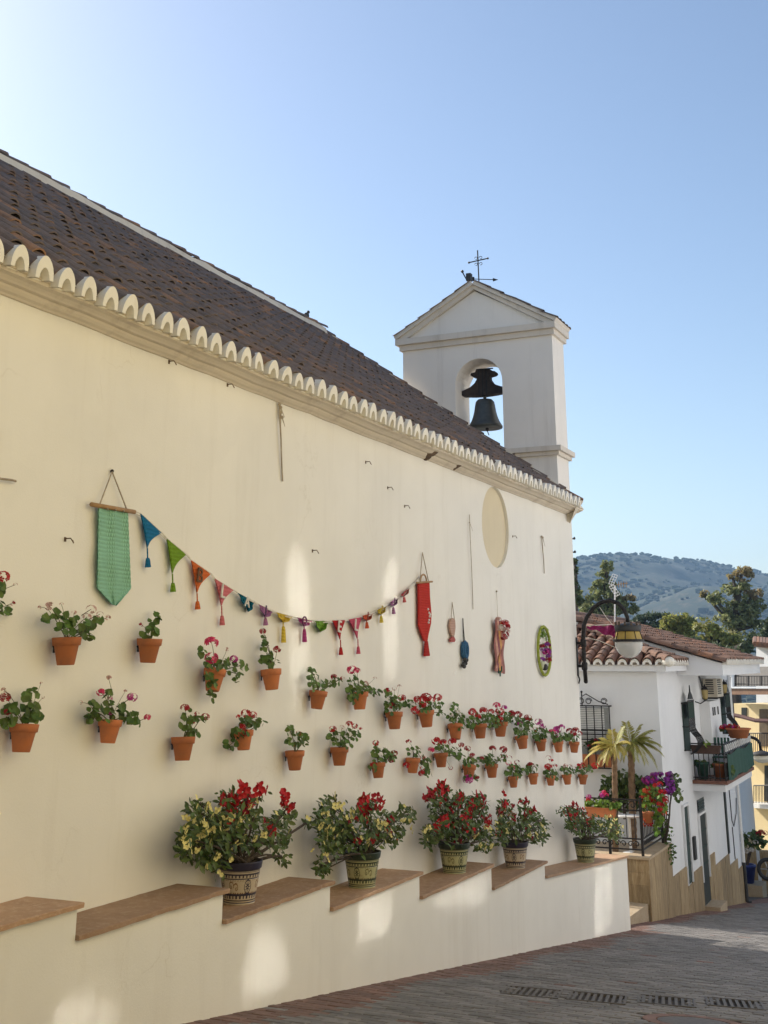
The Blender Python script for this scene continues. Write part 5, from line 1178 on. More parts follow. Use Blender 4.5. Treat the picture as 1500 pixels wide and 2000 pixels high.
for x in (10.3, 10.55, 11.0):
    q = MB(); q.box(x, x+.07, FY-.262, FY-.241, .42, .60); part(q, 'vent_slot', m_dark, hs)
# side window with grille facing the terrace
sx = HX0
q = MB(); q.box(sx-.02, sx-.003, .93, 1.75, -.3, .74); sw = part(q, 'side_window', M('grey_louvre', (.30, .31, .30), (.24, .25, .24), .6, 12), hs, label='side window with louvred shutter and scrolled grille')
for k in range(22):
    q = MB(); zz_ = -.02 + k*.034; q.box(sx-.035, sx-.021, 1.02, 1.70, zz_, zz_+.02); part(q, 'slat', m_white, sw)
for k in range(7):
    y = .88 + k*.16; q = MB(); q.tube([(sx-.14, y, -.42), (sx-.14, y, .77)], .012, 5); part(q, 'bar', m_iron, sw)
q = MB()
for z in (.77, .30, .22, .12, -.42): q.box(sx-.155, sx-.125, .85, 1.9, z-.012, z+.012)
for z in (.77, -.42): q.box(sx-.13, sx-.001, .86, .885, z-.012, z+.012)
for yc_, s in ((1.30, -1), (1.46, 1), (.98, -1)):
    q.tube([(sx-.14, yc_ + s*.07*(1-t*.12)*math.cos(t*2.2), .86 + .07*(1-t*.12)*math.sin(t*2.2)) for t in np.linspace(0, 4, 14)], .009, 5)
q.tube([(sx-.14, .9, .80), (sx-.14, 1.1, .86), (sx-.14, 1.35, 1.0), (sx-.14, 1.44, .95), (sx-.14, 1.44, .77)], .011, 5); q.tube([(sx-.14, 1.44, .77), (sx-.14, 1.44, 1.02)], .013, 5); q.sphere((sx-.14, 1.44, 1.04), .025, 6, 5)
part(q, 'crossbars', m_iron, sw)
wp = empty('window_planter', 'brown planter box with red flowers inside the side window grille', 'planter', (5.4, 1.2, -.42))
q = MB(); q.box(5.375, 5.47, .90, 1.72, -.405, -.17); part(q, 'box', m_terra, wp)
blob_plant(wp, [(1160, 1455, 20, 10), (1180, 1458, 14, 8)], lambda u, v, d: S(u, v, 5.4 + d*.3), .035, m_leafd, .05)
for k in range(12): blossom(wp, S(1150 + random.uniform(0, 42), 1452 + random.uniform(-8, 14), 5.36), .045, random.choice('RDO'))
# balcony
bx0, bx1, by0 = 8.5, 12.65, -.85
q = MB(); q.box(bx0, bx1, by0, FY-.001, -.93, -.86); part(q, 'balcony_slab', M('red_brown_edge_tile', (.20, .09, .06), (.15, .07, .05), .7, 10), hs)
q = MB(); q.box(bx0+.04, bx1-.04, by0+.06, FY-.001, -1.08, -.931); part(q, 'balcony_beam', m_house, hs)
rl = MB(); zt = -.10
for z in (-.80, -.30, zt): rl.tube([(bx0+.03, FY-.02, z), (bx0+.03, by0+.03, z), (bx1-.03, by0+.03, z), (bx1-.03, FY-.02, z)], .014, 6)
bal = part(rl, 'balcony_rail', m_iron, hs)
for k in range(7):
    y = FY-.06 - k*(abs(by0-FY)-.1)/6
    q = MB(); q.tube([(bx0+.03, y, -.86), (bx0+.03, y, -.30)], .010, 5); part(q, 'baluster', m_iron, bal)
for k in range(33):
    x = bx0+.03 + k*(bx1-bx0-.06)/32; q = MB(); q.tube([(x, by0+.03, -.86), (x, by0+.03, zt)], .009, 5); part(q, 'baluster', m_iron, bal)
for k in range(16):
    q = MB(); x = bx0 + .25 + k*.25; q.tube([(x + .08*math.cos(a), by0+.02, -.20 + .07*math.sin(a)) for a in np.linspace(0, 2*PI, 9)], .010, 5, False); part(q, 'rail_scroll', m_white, bal)
q = MB(); n = 30; vs = []
for i in range(n+1):
    x = bx0+.25 + (bx1-bx0-.3)*i/n; w0 = .018*math.sin(i*1.1)+.010*math.sin(i*2.7)
    for j in range(6): vs.append((x, by0 - .005 - abs(w0)*(.4+j*.15), -.32 - .53*j/5 - .03*math.sin(i*.4)))
q.add(vs + [(p[0], p[1]+.006, p[2]) for p in vs], [(i*6+j, i*6+j+1, i*6+j+7, i*6+j+6) for i in range(n) for j in range(5)] + [(i*6+j+len(vs), i*6+j+6+len(vs), i*6+j+7+len(vs), i*6+j+1+len(vs)) for i in range(n) for j in range(5)])
o_ = part(q, 'screen', m_green, None, True, fix=False); tag(o_, 'dark green fabric screen tied along the balcony railing', 'screen')
# air conditioner and wall lanterns
ac = empty('air_conditioner', 'beige air conditioner box mounted high on the white house front', 'air conditioner', (10.7, FY-.2, .82))
q = MB(); q.box(10.35, 11.2, FY-.38, FY-.06, .83, 1.24); part(q, 'case', m_beige, ac)
for k in range(7):
    q = MB(); q.box(10.42, 10.85, FY-.393, FY-.381, .90+k*.05, .925+k*.05); part(q, 'slat', m_dark, ac)
    q = MB(); q.box(10.338, 10.349, FY-.30, FY-.12, .90+k*.05, .925+k*.05); part(q, 'slat', m_dark, ac)
for bx_ in (10.45, 11.05): q = MB(); q.box(bx_, bx_+.04, FY-.36, FY-.001, .78, .829); part(q, 'bracket', m_dark, ac)
q = MB(); q.tube([(10.34, FY-.1, .95), (10.2, FY-.06, 1.1), (10.1, FY-.03, 1.3)], .025, 6); part(q, 'pipe', m_dark, ac)
for (x, z, l_) in ((9.5, .93, 'brass wall lantern left of the air conditioner'), (12.3, 1.0, 'brass wall lantern right of the air conditioner')):
    e = empty('wall_lantern', l_, 'lantern', (x, FY-.2, z-.2))
    q = MB(); q.lathe([(.03, -.13), (.06, -.10), (.085, .08), (.06, .085)], 6, (x, FY-.24, z)); part(q, 'glass', M('amber_glass', (.42, .32, .12), None, .2, 5), e)
    q = MB(); q.lathe([(.10, .086), (.05, .14), (.02, .16), (.015, .20), (.0, .21)], 6, (x, FY-.24, z)); q.lathe([(.035, -.15), (.07, -.131), (.03, -.131)], 6, (x, FY-.24, z)); part(q, 'cap', m_iron, e)
    q = MB(); q.tube([(x, FY-.001, z-.18), (x, FY-.12, z-.22), (x, FY-.24, z-.15)], .014, 6); part(q, 'bracket', m_iron, e)

# things on the balcony
def simple_pot(name, label, cat, c, r, h, mat, clumps, mapf, group=None, leafm=None, lr=.05, blos=()):
    e = empty(name, label, cat, c, group); q = MB(); q.lathe([(r*.7, 0), (r*.95, h*.85), (r*1.05, h*.86), (r*1.05, h), (r*.9, h), (r*.85, h*.9), (0, h*.88)], 18, c); part(q, 'pot', mat, e, True)
    if clumps: blob_plant(e, clumps, mapf, lr, leafm or m_leaf, .05)
    for (x, y, s, c_) in blos: blossom(e, mapf(x, y, -.05), s, c_)
    return e
bm = lambda X: (lambda u, v, d: S(u, v, X + d))
simple_pot('potted_plant', 'large terracotta pot on the balcony floor behind the railing', 'potted plant', (9.1, -.62, -.859), .16, .32, m_terra, [(1402, 1495, 14, 8), (1425, 1505, 9, 12)], bm(9.1))
simple_pot('potted_plant', 'dark green bucket pot at the left end of the balcony', 'potted plant', (8.85, -.28, -.859), .14, .36, m_green, [(1366, 1490, 12, 7)], bm(8.85))
e = empty('balcony_planter', 'brown planter box with one small plant hung on the near balcony rail', 'planter', (8.5, -.45, -.33))
q = MB(); q.prism([(8.42, -.16, -.30), (8.42, -.72, -.30), (8.42, -.78, -.13), (8.42, -.12, -.13)], (.17, 0, 0)); part(q, 'box', M('brown_plastic', (.09, .05, .035), None, .7, 10), e)
blob_plant(e, [(1382, 1452, 9, 6)], bm(8.5), .05, m_leafy, .04)
simple_pot('rail_bowl', 'terracotta bowl of dark red flowers on the balcony front rail', 'potted plant', (10.6, -.85, -.08), .28, .22, m_terra, [(1425, 1425, 18, 6)], bm(10.6), None, m_leafd, .05, [(1420 + 5*k, 1421 - (k % 2)*3, .07, 'DRM'[k % 3]) for k in range(-2, 5)])
for X_, yy in ((9.9, -.45), (10.6, -.5)):
    pass
ch_ = empty('garden_chair', 'dark green slatted chair on the balcony behind the pots', 'chair', (9.9, -.5, -.86))
q = MB(); q.box(9.75, 10.1, -.72, -.35, -.48, -.45); part(q, 'seat', m_green, ch_)
for k in range(5):
    q = MB(); q.box(10.08, 10.1, -.71 + k*.075, -.66 + k*.075, -.44, -.05); part(q, 'slat', m_green, ch_)
for a_, b_ in ((9.77, -.70), (9.77, -.37), (10.08, -.70), (10.08, -.37)):
    q = MB(); q.tube([(a_, b_, -.86), (a_, b_, -.481)], .014, 5); part(q, 'leg', m_green, ch_)
# TV antenna
an = empty('tv_antenna', 'white grid television antenna on the house roof above the lamp', 'antenna', S(1200, 1235, 9.5))
base_ = S(1201, 1215, 9.5); top_ = S(1200, 1128, 9.5)
q = MB(); q.tube([base_, S(1201, 1143, 9.5)], .018, 6); part(q, 'mast', m_white, an)
def grid(p00, p10, p01, nu=2, nv=4):
    q = MB()
    for i in range(nu+1):
        a = Vector(p00).lerp(Vector(p10), i/nu); b_ = a + (Vector(p01)-Vector(p00)); q.tube([a, b_], .008, 4)
    for j in range(nv+1):
        a = Vector(p00).lerp(Vector(p01), j/nv); b_ = a + (Vector(p10)-Vector(p00)); q.tube([a, b_], .008, 4)
    return q
part(grid(S(1189, 1140, 9.5), S(1198, 1143, 9.45), S(1197, 1121, 9.45)), 'reflector', m_white, an); part(grid(S(1190, 1146, 9.5), S(1198, 1142, 9.4), S(1203, 1165, 9.45)), 'reflector', m_white, an)
q = MB(); q.tube([S(1203, 1142, 9.45), S(1226, 1139, 9.45)], .010, 5); 
for k in range(4): q.tube([S(1208+k*5, 1136, 9.4), S(1208+k*5, 1147, 9.5)], .010, 4)
part(q, 'boom', M('antenna_orange', (.42, .28, .16), None, .6, 9), an)

# ------------------------------------------------------------------ terrace, railing and plants between church and house
te = empty('terrace', 'raised terrace with travertine clad wall between the church and the white house', 'terrace', (4.5, 1, -3))
q = MB(); q.add([(3.5, -.15, -3.2), (5.495, -.15, -3.4), (5.495, 5, -3.4), (3.5, 5, -3.2), (3.5, -.15, -1.80), (5.495, -.15, -1.80), (5.495, 5, -1.80), (3.5, 5, -1.80)],
                [(0, 3, 2, 1), (4, 5, 6, 7), (0, 1, 5, 4), (1, 2, 6, 5), (2, 3, 7, 6), (3, 0, 4, 7)]); part(q, 'core', m_capst, te)
for i, (x0, x1) in enumerate(((3.47, 3.95), (3.953, 4.47), (4.473, 4.98), (4.983, 5.47))):
    q = MB(); y0 = -.176 - .003*(i % 2); q.add([(x0, y0, road_z(x0)-.15), (x1, y0, road_z(x1)-.15), (x1, -.151, road_z(x1)-.15), (x0, -.151, road_z(x0)-.15), (x0, y0, -1.782), (x1, y0, -1.782), (x1, -.151, -1.782), (x0, -.151, -1.782)],
        [(0, 3, 2, 1), (4, 5, 6, 7), (0, 1, 5, 4), (1, 2, 6, 5), (2, 3, 7, 6), (3, 0, 4, 7)]); part(q, 'stone_slab', m_trav, te)
for j, (z0_, z1_) in enumerate(((-2.6, -2.21), (-2.207, -2.0), (-1.997, -1.782))):
    for (y0, y1) in ((-.148, .06), (.063, .27), (.273, .5)) if j != 1 else ((-.148, .14), (.143, .40)):
        q = MB(); q.box(3.474 - .002*(j % 2), 3.499, y0, y1, z0_, z1_); part(q, 'stone_tile', m_trav, te)
for (x0, x1, y0, y1) in ((3.44, 5.46, -.20, .22), (3.44, 3.86, .224, 2.4)):
    q = MB(); q.box(x0, x1, y0, y1, -1.780, -1.74); part(q, 'coping', m_capst, te)
# landing at the foot of the steps
q = MB(); q.add([(.9, -.12, -2.75), (3.468, -.12, -3.0), (3.468, 3, -3.0), (.9, 3, -2.75), (.9, -.12, -2.44), (3.468, -.12, -2.50), (3.468, 3, -2.44), (.9, 3, -2.40)],
      [(0, 3, 2, 1), (4, 5, 6, 7), (0, 1, 5, 4), (1, 2, 6, 5), (2, 3, 7, 6), (3, 0, 4, 7)])
structure(q, 'landing', m_capst)
q = MB(); q.box(1.0, 1.9, .12, .6, -2.43, -2.22); q.box(1.0, 1.9, .6, 1.1, -2.42, -2.02); o_ = single(q, 'steps', m_capst, 'two pale stone steps rising behind the end of the bench', 'steps')
ra = empty('iron_railing', 'black scrolled iron railing round the edge of the terrace', 'railing', (3.6, 0, -1.74))
RX, RY = 3.60, -.05; zt, zb = -.80, -1.64
q = MB()
for z in (zt, zb, -1.46, -.98): q.box(RX-.012, RX+.012, RY+.02, 2.2, z-.012, z+.012)
part(q, 'cross_rail', m_iron, ra)
q = MB(); fx1 = 5.35
for z in (zt, zb, -1.46): q.box(RX+.02, fx1, RY-.012, RY+.012, z-.012, z+.012)
part(q, 'front_rail', m_iron, ra)
for (x, y) in ((RX, RY), (RX, .55), (RX, 1.1), (RX, 2.2), (fx1, RY)):
    q = MB(); q.box(x-.022, x+.022, y-.022, y+.022, -1.739, zt+.05); part(q, 'post', m_iron, ra)
for k in range(14):
    y = RY + .12 + k*.155; q = MB(); q.tube([(RX, y, -1.46), (RX, y, -.98 if k % 2 else zt)], .009, 5); part(q, 'baluster', m_iron, ra)
for k in range(14):
    x = RX + .12 + k*.12; q = MB(); q.tube([(x, RY, -1.46), (x, RY, zt)], .009, 5); part(q, 'baluster', m_iron, ra)
def scroll(c, r, ax, s=1):
    q = MB()
    for sg in (-1, 1):
        pts = []
        for t in np.linspace(0, 4.6, 16):
            rr = r*(1 - t*.16); a = t*1.5; u, v = s*(sg*r*1.0 + sg*rr*math.cos(a)*-1), rr*math.sin(a)
            pts.append((c[0] + (u if ax == 'x' else 0), c[1] + (u if ax == 'y' else 0), c[2] + v))
        q.tube(pts, .010, 5)
    return q
for k in range(9): part(scroll((RX, RY + .16 + k*.24, -1.55), .055, 'y'), 'scroll', m_iron, ra)
for k in range(3): part(scroll((RX, RY + .22 + k*.34, -.89), .075, 'y'), 'scroll', m_iron, ra)
for k in range(7): part(scroll((RX + .16 + k*.24, RY, -1.55), .055, 'x'), 'scroll', m_iron, ra)
for k in range(5): part(scroll((RX + .22 + k*.33, RY, -.93), .075, 'x'), 'scroll', m_iron, ra)
bp = empty('rail_planter', 'long terracotta planter box with lime leaves on the terrace railing', 'planter', (3.5, .7, -1.05))
q = MB(); q.prism([(3.44, .42, -1.11), (3.44, .90, -1.11), (3.44, .94, -.965), (3.44, .38, -.965)], (.14, 0, 0)); q.box(3.425, 3.595, .37, .95, -.964, -.945); part(q, 'box', m_terra, bp)
tm = lambda X: (lambda u, v, d: S(u, v, X + d))
blob_plant(bp, [(1165, 1570, 20, 9), (1185, 1573, 22, 8), (1205, 1576, 8, 8), (1150, 1568, 6, 8)], tm(3.52), .040, m_leafy, .06)
for (x, y, c_) in ((1150, 1556, 'M'), (1180, 1548, 'K'), (1184, 1553, 'K'), (1176, 1553, 'M'), (1149, 1562, 'R')): blossom(bp, S(x, y, 3.5), .055, c_)
# red and lime geraniums on the railing corner
rg = empty('geranium_pot', 'terracotta pot overflowing with scarlet flowers and lime leaves on the railing corner', 'potted plant', (3.9, -.22, -1.1))
c_ = S(1265, 1597, 3.9); q = MB(); q.lathe([(.075, -.09), (.11, .07), (.12, .075), (.12, .10), (.0, .08)], 18, c_); part(q, 'pot', m_terra, rg, True)
blob_plant(rg, [(1272, 1560, 24, 14), (1262, 1575, 12, 16), (1290, 1575, 12, 20), (1285, 1600, 12, 16), (1283, 1620, 8, 12), (1270, 1545, 18, 8)], tm(3.95), .040, m_leafy, .10, dens=.8)
for k in range(34):
    a = random.choice([(1280, 1540, 22, 10), (1278, 1560, 26, 14), (1294, 1575, 8, 18), (1265, 1606, 8, 6), (1258, 1557, 10, 8)])
    blossom(rg, S(a[0] + random.uniform(-1, 1)*a[2], a[1] + random.uniform(-1, 1)*a[3], 3.85 + random.uniform(-.1, .1)), .055, random.choice('RROO'))
bo = empty('bougainvillea', 'purple bougainvillea bush against the white house corner', 'shrub', (5.2, -.35, -1.74))
blob_plant(bo, [(1290, 1530, 26, 18), (1315, 1535, 16, 20), (1325, 1550, 8, 16), (1268, 1525, 14, 10), (1318, 1518, 14, 8)], tm(5.0), .045, m_leafd, .12, dens=.55)
for k in range(42):
    a = random.choice([(1290, 1522, 24, 12), (1270, 1520, 12, 8), (1306, 1535, 14, 14)])
    blossom(bo, S(a[0] + random.uniform(-1, 1)*a[2], a[1] + random.uniform(-1, 1)*a[3], 4.9 + random.uniform(-.15, .1)), .062, random.choice('LLM'))
q = MB()
for k in range(6): stem(q, (5.2, -.12, -1.75), S(1270 + 9*k, 1530 + random.uniform(-12, 12), 5.0), .012, .2, 6)
part(q, 'stems', m_bark, bo, fix=False)
iv = empty('trailing_plant', 'green plant trailing over the stone wall beside the house corner', 'plant', (5.2, -.2, -1.74))
blob_plant(iv, [(1293, 1612, 10, 18), (1303, 1630, 10, 22), (1308, 1655, 7, 20), (1312, 1675, 5, 12), (1295, 1590, 12, 14)], tm(5.2), .042, m_leaf, .05, 'long', .2)
sh = empty('terrace_shrub', 'dense dark green shrub behind the two palms on the terrace', 'shrub', (5.2, .75, -1.8))
blob_plant(sh, [(1215, 1525, 34, 24), (1230, 1545, 36, 26), (1200, 1545, 22, 24), (1255, 1540, 16, 22), (1185, 1540, 8, 14), (1225, 1570, 34, 16)], tm(5.15), .07, m_leafd, .14, 'long', .5, 2.2)
q = MB(); q.tube([S(1220, 1600, 5.15), S(1218, 1540, 5.15)], .03, 6); part(q, 'stem', m_bark, sh)
tb = empty('garden_table', 'small white round garden table behind the terrace railing', 'table', (4.1, .25, -1.8))
q = MB(); q.lathe([(.20, -1.16), (.21, -1.15), (.21, -1.13), (.0, -1.13)], 20, (4.15, .30, 0)); part(q, 'table_top', m_white, tb)
q = MB(); q.tube([(4.15, .30, -1.74), (4.15, .30, -1.16)], .025, 8); q.lathe([(.16, -1.795), (.15, -1.77), (.03, -1.74), (.0, -1.74)], 16, (4.15, .30, 0)); part(q, 'pedestal', m_white, tb)
m_frond = M('palm_frond', (.27, .28, .055), (.33, .28, .07), .55, 4, island=.25, hue=.02, trans=.2)
m_frondy = M('yellowing_palm_frond', (.46, .36, .075), (.36, .31, .07), .55, 4, island=.2, hue=.02, trans=.2)
def palm(label, tx, ty, bxp, X, rad, mat, fr):
    top = S(tx, ty, X); bot = S(bxp, 1600, X); bot.z = -1.8
    e = empty('palm_tree', label, 'palm', bot, 'pair of small palms on the terrace')
    q = MB(); pts = [bot.lerp(top, t) for t in np.linspace(0, 1, 30)]; vs = []
    for i, p in enumerate(pts):
        r_ = rad*(1.12 - .2*i/30)*(1 + (.13 if i % 2 else -.05))
        for k in range(10): vs.append((p.x + r_*math.cos(k*PI/5), p.y + r_*math.sin(k*PI/5), p.z))
    q.add(vs, [(i*10+k, i*10+(k+1) % 10, (i+1)*10+(k+1) % 10, (i+1)*10+k) for i in range(29) for k in range(10)]); part(q, 'trunk', M('palm_trunk', (.26, .17, .10), (.16, .10, .06), .95, 14, .6, 60, .01) if 'palm_trunk' not in bpy.data.materials else bpy.data.materials['palm_trunk'], e)
    for (ex_, ey_, lift, dx) in fr:
        end = S(ex_, ey_, X + dx); q = MB(); L_ = (end-top).length
        mid = (top+end)/2 + Vector((0, 0, lift*L_)); n = 13
        P_ = [top*(1-t)**2 + mid*2*t*(1-t) + end*t*t for t in np.linspace(0, 1, n)]
        q.tube(P_, .010, 4, False, .003)
        for i in range(3, n*3):
            t = i/(n*3); c = top*(1-t)**2 + mid*2*t*(1-t) + end*t*t; d = ((mid-top)*(1-t) + (end-mid)*t).normalized()
            sdv = d.cross(Vector((0, 0, 1))).normalized(); ll = .30*L_*math.sin(min(1, t*1.15+.12)*PI*.85)+.05
            for sg in (-1, 1):
                tip = c + (sdv*sg*.75 + d*.75 - Vector((0, 0, .25 + .25*random.random()))).normalized()*ll; wv = d*.012
                q.add([c - wv, c.lerp(tip, .5) + wv*.9, tip, c.lerp(tip, .5) - wv*1.2], [(0, 1, 2, 3)])
        part(q, 'frond', mat if random.random() < .7 else m_frond, e, fix=False)
palm('smaller palm with yellowing fronds, the left of the pair', 1200, 1459, 1199, 4.3, .052, m_frondy, [(1143, 1480, .35, -.2), (1155, 1462, .25, 0), (1165, 1495, .5, -.3), (1175, 1440, .2, .1), (1195, 1425, .1, .2), (1215, 1420, .1, .1), (1232, 1450, .3, -.2), (1160, 1450, .25, -.1), (1222, 1475, .5, -.3), (1182, 1490, .5, -.4), (1205, 1480, .6, -.4)])
palm('taller palm with green drooping fronds, the right of the pair', 1232, 1452, 1234, 4.9, .064, m_frond, [(1294, 1472, .35, .1), (1284, 1498, .55, 0), (1270, 1440, .25, .2), (1250, 1415, .12, .1), (1223, 1410, .1, .2), (1205, 1432, .2, 0), (1192, 1470, .45, -.2), (1262, 1490, .6, -.3), (1290, 1455, .3, 0), (1275, 1425, .18, 0), (1243, 1485, .6, -.4), (1215, 1485, .6, -.3), (1280, 1485, .45, .2)])

# ------------------------------------------------------------------ far end of the street
nb_ = empty('neighbour_house', 'plain grey white wall of the next house past the balcony', 'house', (16.5, 2, -6))
q = MB(); xw = W(1474, 1600, -1.2).x; q.box(14.45, xw, 1.2, 4.5, -7, -1.0); part(q, 'wall', m_house, nb_)
q = MB(); q.box(14.46, xw + .03, 1.16, 1.198, -6, -4.0); part(q, 'stone_base', m_trav, nb_)
YP, YN = Vector((27, 0, 0)), Vector((-.80, .60, 0)); YT = Vector((.60, .80, 0))
Y = lambda u, v, d=0.0: PL(u, v, YP + YN*d, YN)
yb = empty('yellow_building', 'sunlit pale yellow apartment building with balconies at the end of the street', 'building', (27, -1, -7))
def slab(px, d0, d1, name, mat, parent, **k):          # outline on the facade plane given thickness from d0 out to d1
    q = MB(); q.prism([Y(u, v, d0) for u, v in px], YN*(d1-d0)); return part(q, name, mat, parent, **k)
q = MB(); A_ = Y(1432, 1360); B_ = Y(1540, 1360); A_.z = B_.z = .12; 
q.prism([(A_.x, A_.y, .12), (B_.x, B_.y, .12), (B_.x, B_.y, -9), (A_.x, A_.y, -9)], -YN*6); part(q, 'wall', m_yellow, yb)
slab([(1436, 1356), (1540, 1356), (1540, 1345), (1436, 1345)], 0, .9, 'eave_slab', M('brown_fascia', (.30, .18, .11), (.24, .14, .09), .8, 8), yb)
slab([(1436, 1344), (1540, 1344), (1540, 1341), (1436, 1341)], .02, .95, 'roof_edge', m_white, yb)
w1 = slab([(1449, 1382), (1459, 1382), (1459, 1402), (1449, 1402)], .003, .03, 'window', m_door, yb)
w2 = slab([(1484, 1385), (1500, 1385), (1500, 1458), (1484, 1458)], .003, .03, 'balcony_door', M('brown_door', (.14, .10, .06), None, .6, 8), yb)
slab([(1462, 1470), (1540, 1466), (1540, 1482), (1462, 1482)], .003, .9, 'balcony_slab', m_yellow, yb)
slab([(1494, 1495), (1530, 1495), (1530, 1565), (1494, 1565)], .003, .03, 'balcony_door', m_door, yb)
slab([(1470, 1565), (1540, 1570), (1540, 1578), (1470, 1573)], .003, .8, 'balcony_slab', m_white, yb)
for (x0, x1, yt, yb_) in ((1458, 1540, 1432, 1468), (1472, 1540, 1534, 1568)):
    rl = MB(); rl.tube([Y(x0, yt, .88), Y(x1, yt, .88)], .02, 5); r_ = part(rl, 'railing', m_iron, yb)
    for k in range(24):
        u = x0 + (x1-x0)*k/23; q = MB(); q.tube([Y(u, yt, .88), Y(u, yb_+1, .88)], .012, 4); part(q, 'baluster', m_iron, r_)
# roof terrace above with its railing, and the white house behind
rt_ = empty('roof_terrace', 'grey shaded terrace wall with glass and iron railing above the yellow building', 'terrace', (27, -1, .2))
q = MB(); q.prism([Y(1438, 1340, -1.2), Y(1540, 1340, -1.2), Y(1540, 1302, -1.2), Y(1486, 1302, -1.2), Y(1438, 1312, -1.2)], -YN*.3); part(q, 'parapet', M('shade_grey_render', (.36, .33, .30), (.28, .26, .24), .9, 1.5), rt_)  # shade on this wall is put into its grey colour and slanted outline
q = MB(); q.tube([Y(1436, 1320, .6), Y(1540, 1320, .6)], .025, 5); q.tube([Y(1436, 1336, .6), Y(1540, 1336, .6)], .018, 5); r_ = part(q, 'railing', m_iron, rt_)
for k in range(34):
    u = 1436 + 104*k/33; q = MB(); q.tube([Y(u, 1320, .6), Y(u, 1339.5, .6)], .012 if k % 8 else .03, 4); part(q, 'baluster', m_iron, r_)
q = MB(); q.tube([Y(1431, 1316, .7), Y(1431, 1343, .7)], .06, 8); q.sphere(Y(1429, 1316, .7), .12, 8, 6); part(q, 'flue', m_white, rt_)
wh = empty('far_white_house', 'sunlit white house with a tiled eave at the right edge behind the terrace', 'house', (33, -1, -5))
q = MB(); q.prism([Y(1477, 1262, -4), Y(1560, 1262, -4), Y(1560, 1480, -4), Y(1477, 1480, -4)], -YN*5); part(q, 'wall', m_house, wh)
q = MB(); q.prism([Y(1473, 1263, -3.7), Y(1560, 1272, -3.7), Y(1560, 1262, -6.5), Y(1473, 1252, -6.5)], (0, 0, .12)); part(q, 'roof', m_htile, wh)
for k in range(14):
    a = Y(1475 + k*6.2, 1263 + k*.65, -3.7) + Vector((0, 0, .12)); b_ = Y(1475 + k*6.2, 1252 + k*.65, -6.5) + Vector((0, 0, .12)); q = MB(); q.tube([a, b_], .10, 6); part(q, 'roof_tile', m_htile, wh)
# awning and arched rail lamp across the street end
aw = empty('awning', 'dark rolled awning bar sticking out before the yellow building', 'awning', Y(1432, 1410, 1.2))
q = MB(); q.tube([Y(1430, 1396, 1.0), Y(1450, 1400, 1.1), Y(1475, 1407, 1.3), Y(1540, 1410, 1.4)], .07, 8); part(q, 'roll', M('maroon_cloth', (.10, .045, .04), None, .8, 10), aw)
sl2 = empty('street_lamp', 'small dark arched street lamp arm beyond the green balcony screen', 'street lamp', (14.5, -.2, -.4))
q = MB(); q.tube([S(1461, 1441, 14.5), S(1468, 1440, 14.5), S(1478, 1444, 14.5), S(1484, 1452, 14.5), S(1486, 1466, 14.5)], .04, 8); part(q, 'arm', m_iron, sl2, True)
c_ = S(1488, 1470, 14.5); q = MB(); q.lathe([(.03, .06), (.12, .03), (.30, -.02), (.31, -.06), (.0, -.06)], 20, c_); part(q, 'hood', m_dark, sl2, True)
q = MB(); q.lathe([(.27, -.061), (.25, -.16), (.12, -.24), (.0, -.26)], 20, c_); part(q, 'globe', m_globe, sl2, True)
# potted tree, post and scooter at the far bend
zb = road_z(20); 
pt = empty('potted_tree', 'bushy plant in a dark blue glazed pot at the bend of the street', 'potted plant', S(1462, 1724, 19.5))
c_ = S(1461, 1724, 19.5); sp__ = MB(); sp__.box(c_.x - .4, c_.x + .5, c_.y - .45, 1.15, road_z(c_.x) - .4, c_.z - .002); single(sp__, 'stone_step', m_capst, 'low pale stone step carrying the dark blue pot', 'step'); q = MB(); q.lathe([(.17, 0), (.25, .42), (.27, .43), (.27, .5), (.22, .5), (.2, .45), (0, .44)], 22, c_); part(q, 'pot', m_blue, pt, True)
q = MB(); q.tube([c_ + Vector((0, 0, .44)), S(1463, 1665, 19.5)], .03, 6); q.tube([S(1461, 1690, 19.5), S(1470, 1650, 19.4)], .02, 5); part(q, 'stem', m_bark, pt)
blob_plant(pt, [(1478, 1645, 16, 16), (1462, 1650, 14, 12), (1453, 1640, 6, 16), (1490, 1640, 8, 10), (1470, 1632, 14, 8)], tm(19.5), .07, m_leafd, .15, dens=.8)
for (x, y) in ((1486, 1624), (1494, 1627), (1482, 1628)): blossom(pt, S(x, y, 19.4), .09, 'D')
for (x, y) in ((1457, 1662), (1468, 1660), (1476, 1645)): blossom(pt, S(x, y, 19.3), .09, 'W')
q = MB(); b0 = S(1486, 1742, 20.5); b1 = S(1479, 1659, 20.5); b0.x = b1.x = 20.5; q.prism([b0 + Vector((0, -.04, 0)), b0 + Vector((0, .04, 0)), b1 + Vector((0, .04, 0)), b1 + Vector((0, -.04, 0))], (.08, 0, 0)); single(q, 'white_post', m_white, 'slim white square post standing right of the blue pot', 'post')
q = MB(); a_, b_ = S(1450, 1660, 22.5), S(1560, 1660, 22.5); q.box(22.5, 22.8, b_.y, a_.y, -8, a_.z); o_ = single(q, 'garden_wall', m_trav, 'low tan stone wall behind the blue pot and white post', 'wall')
mo = empty('scooter', 'dark scooter parked at the far bend, cut by the right edge', 'scooter', S(1503, 1716, 19))
wc = S(1500, 1698, 19); rr = .26
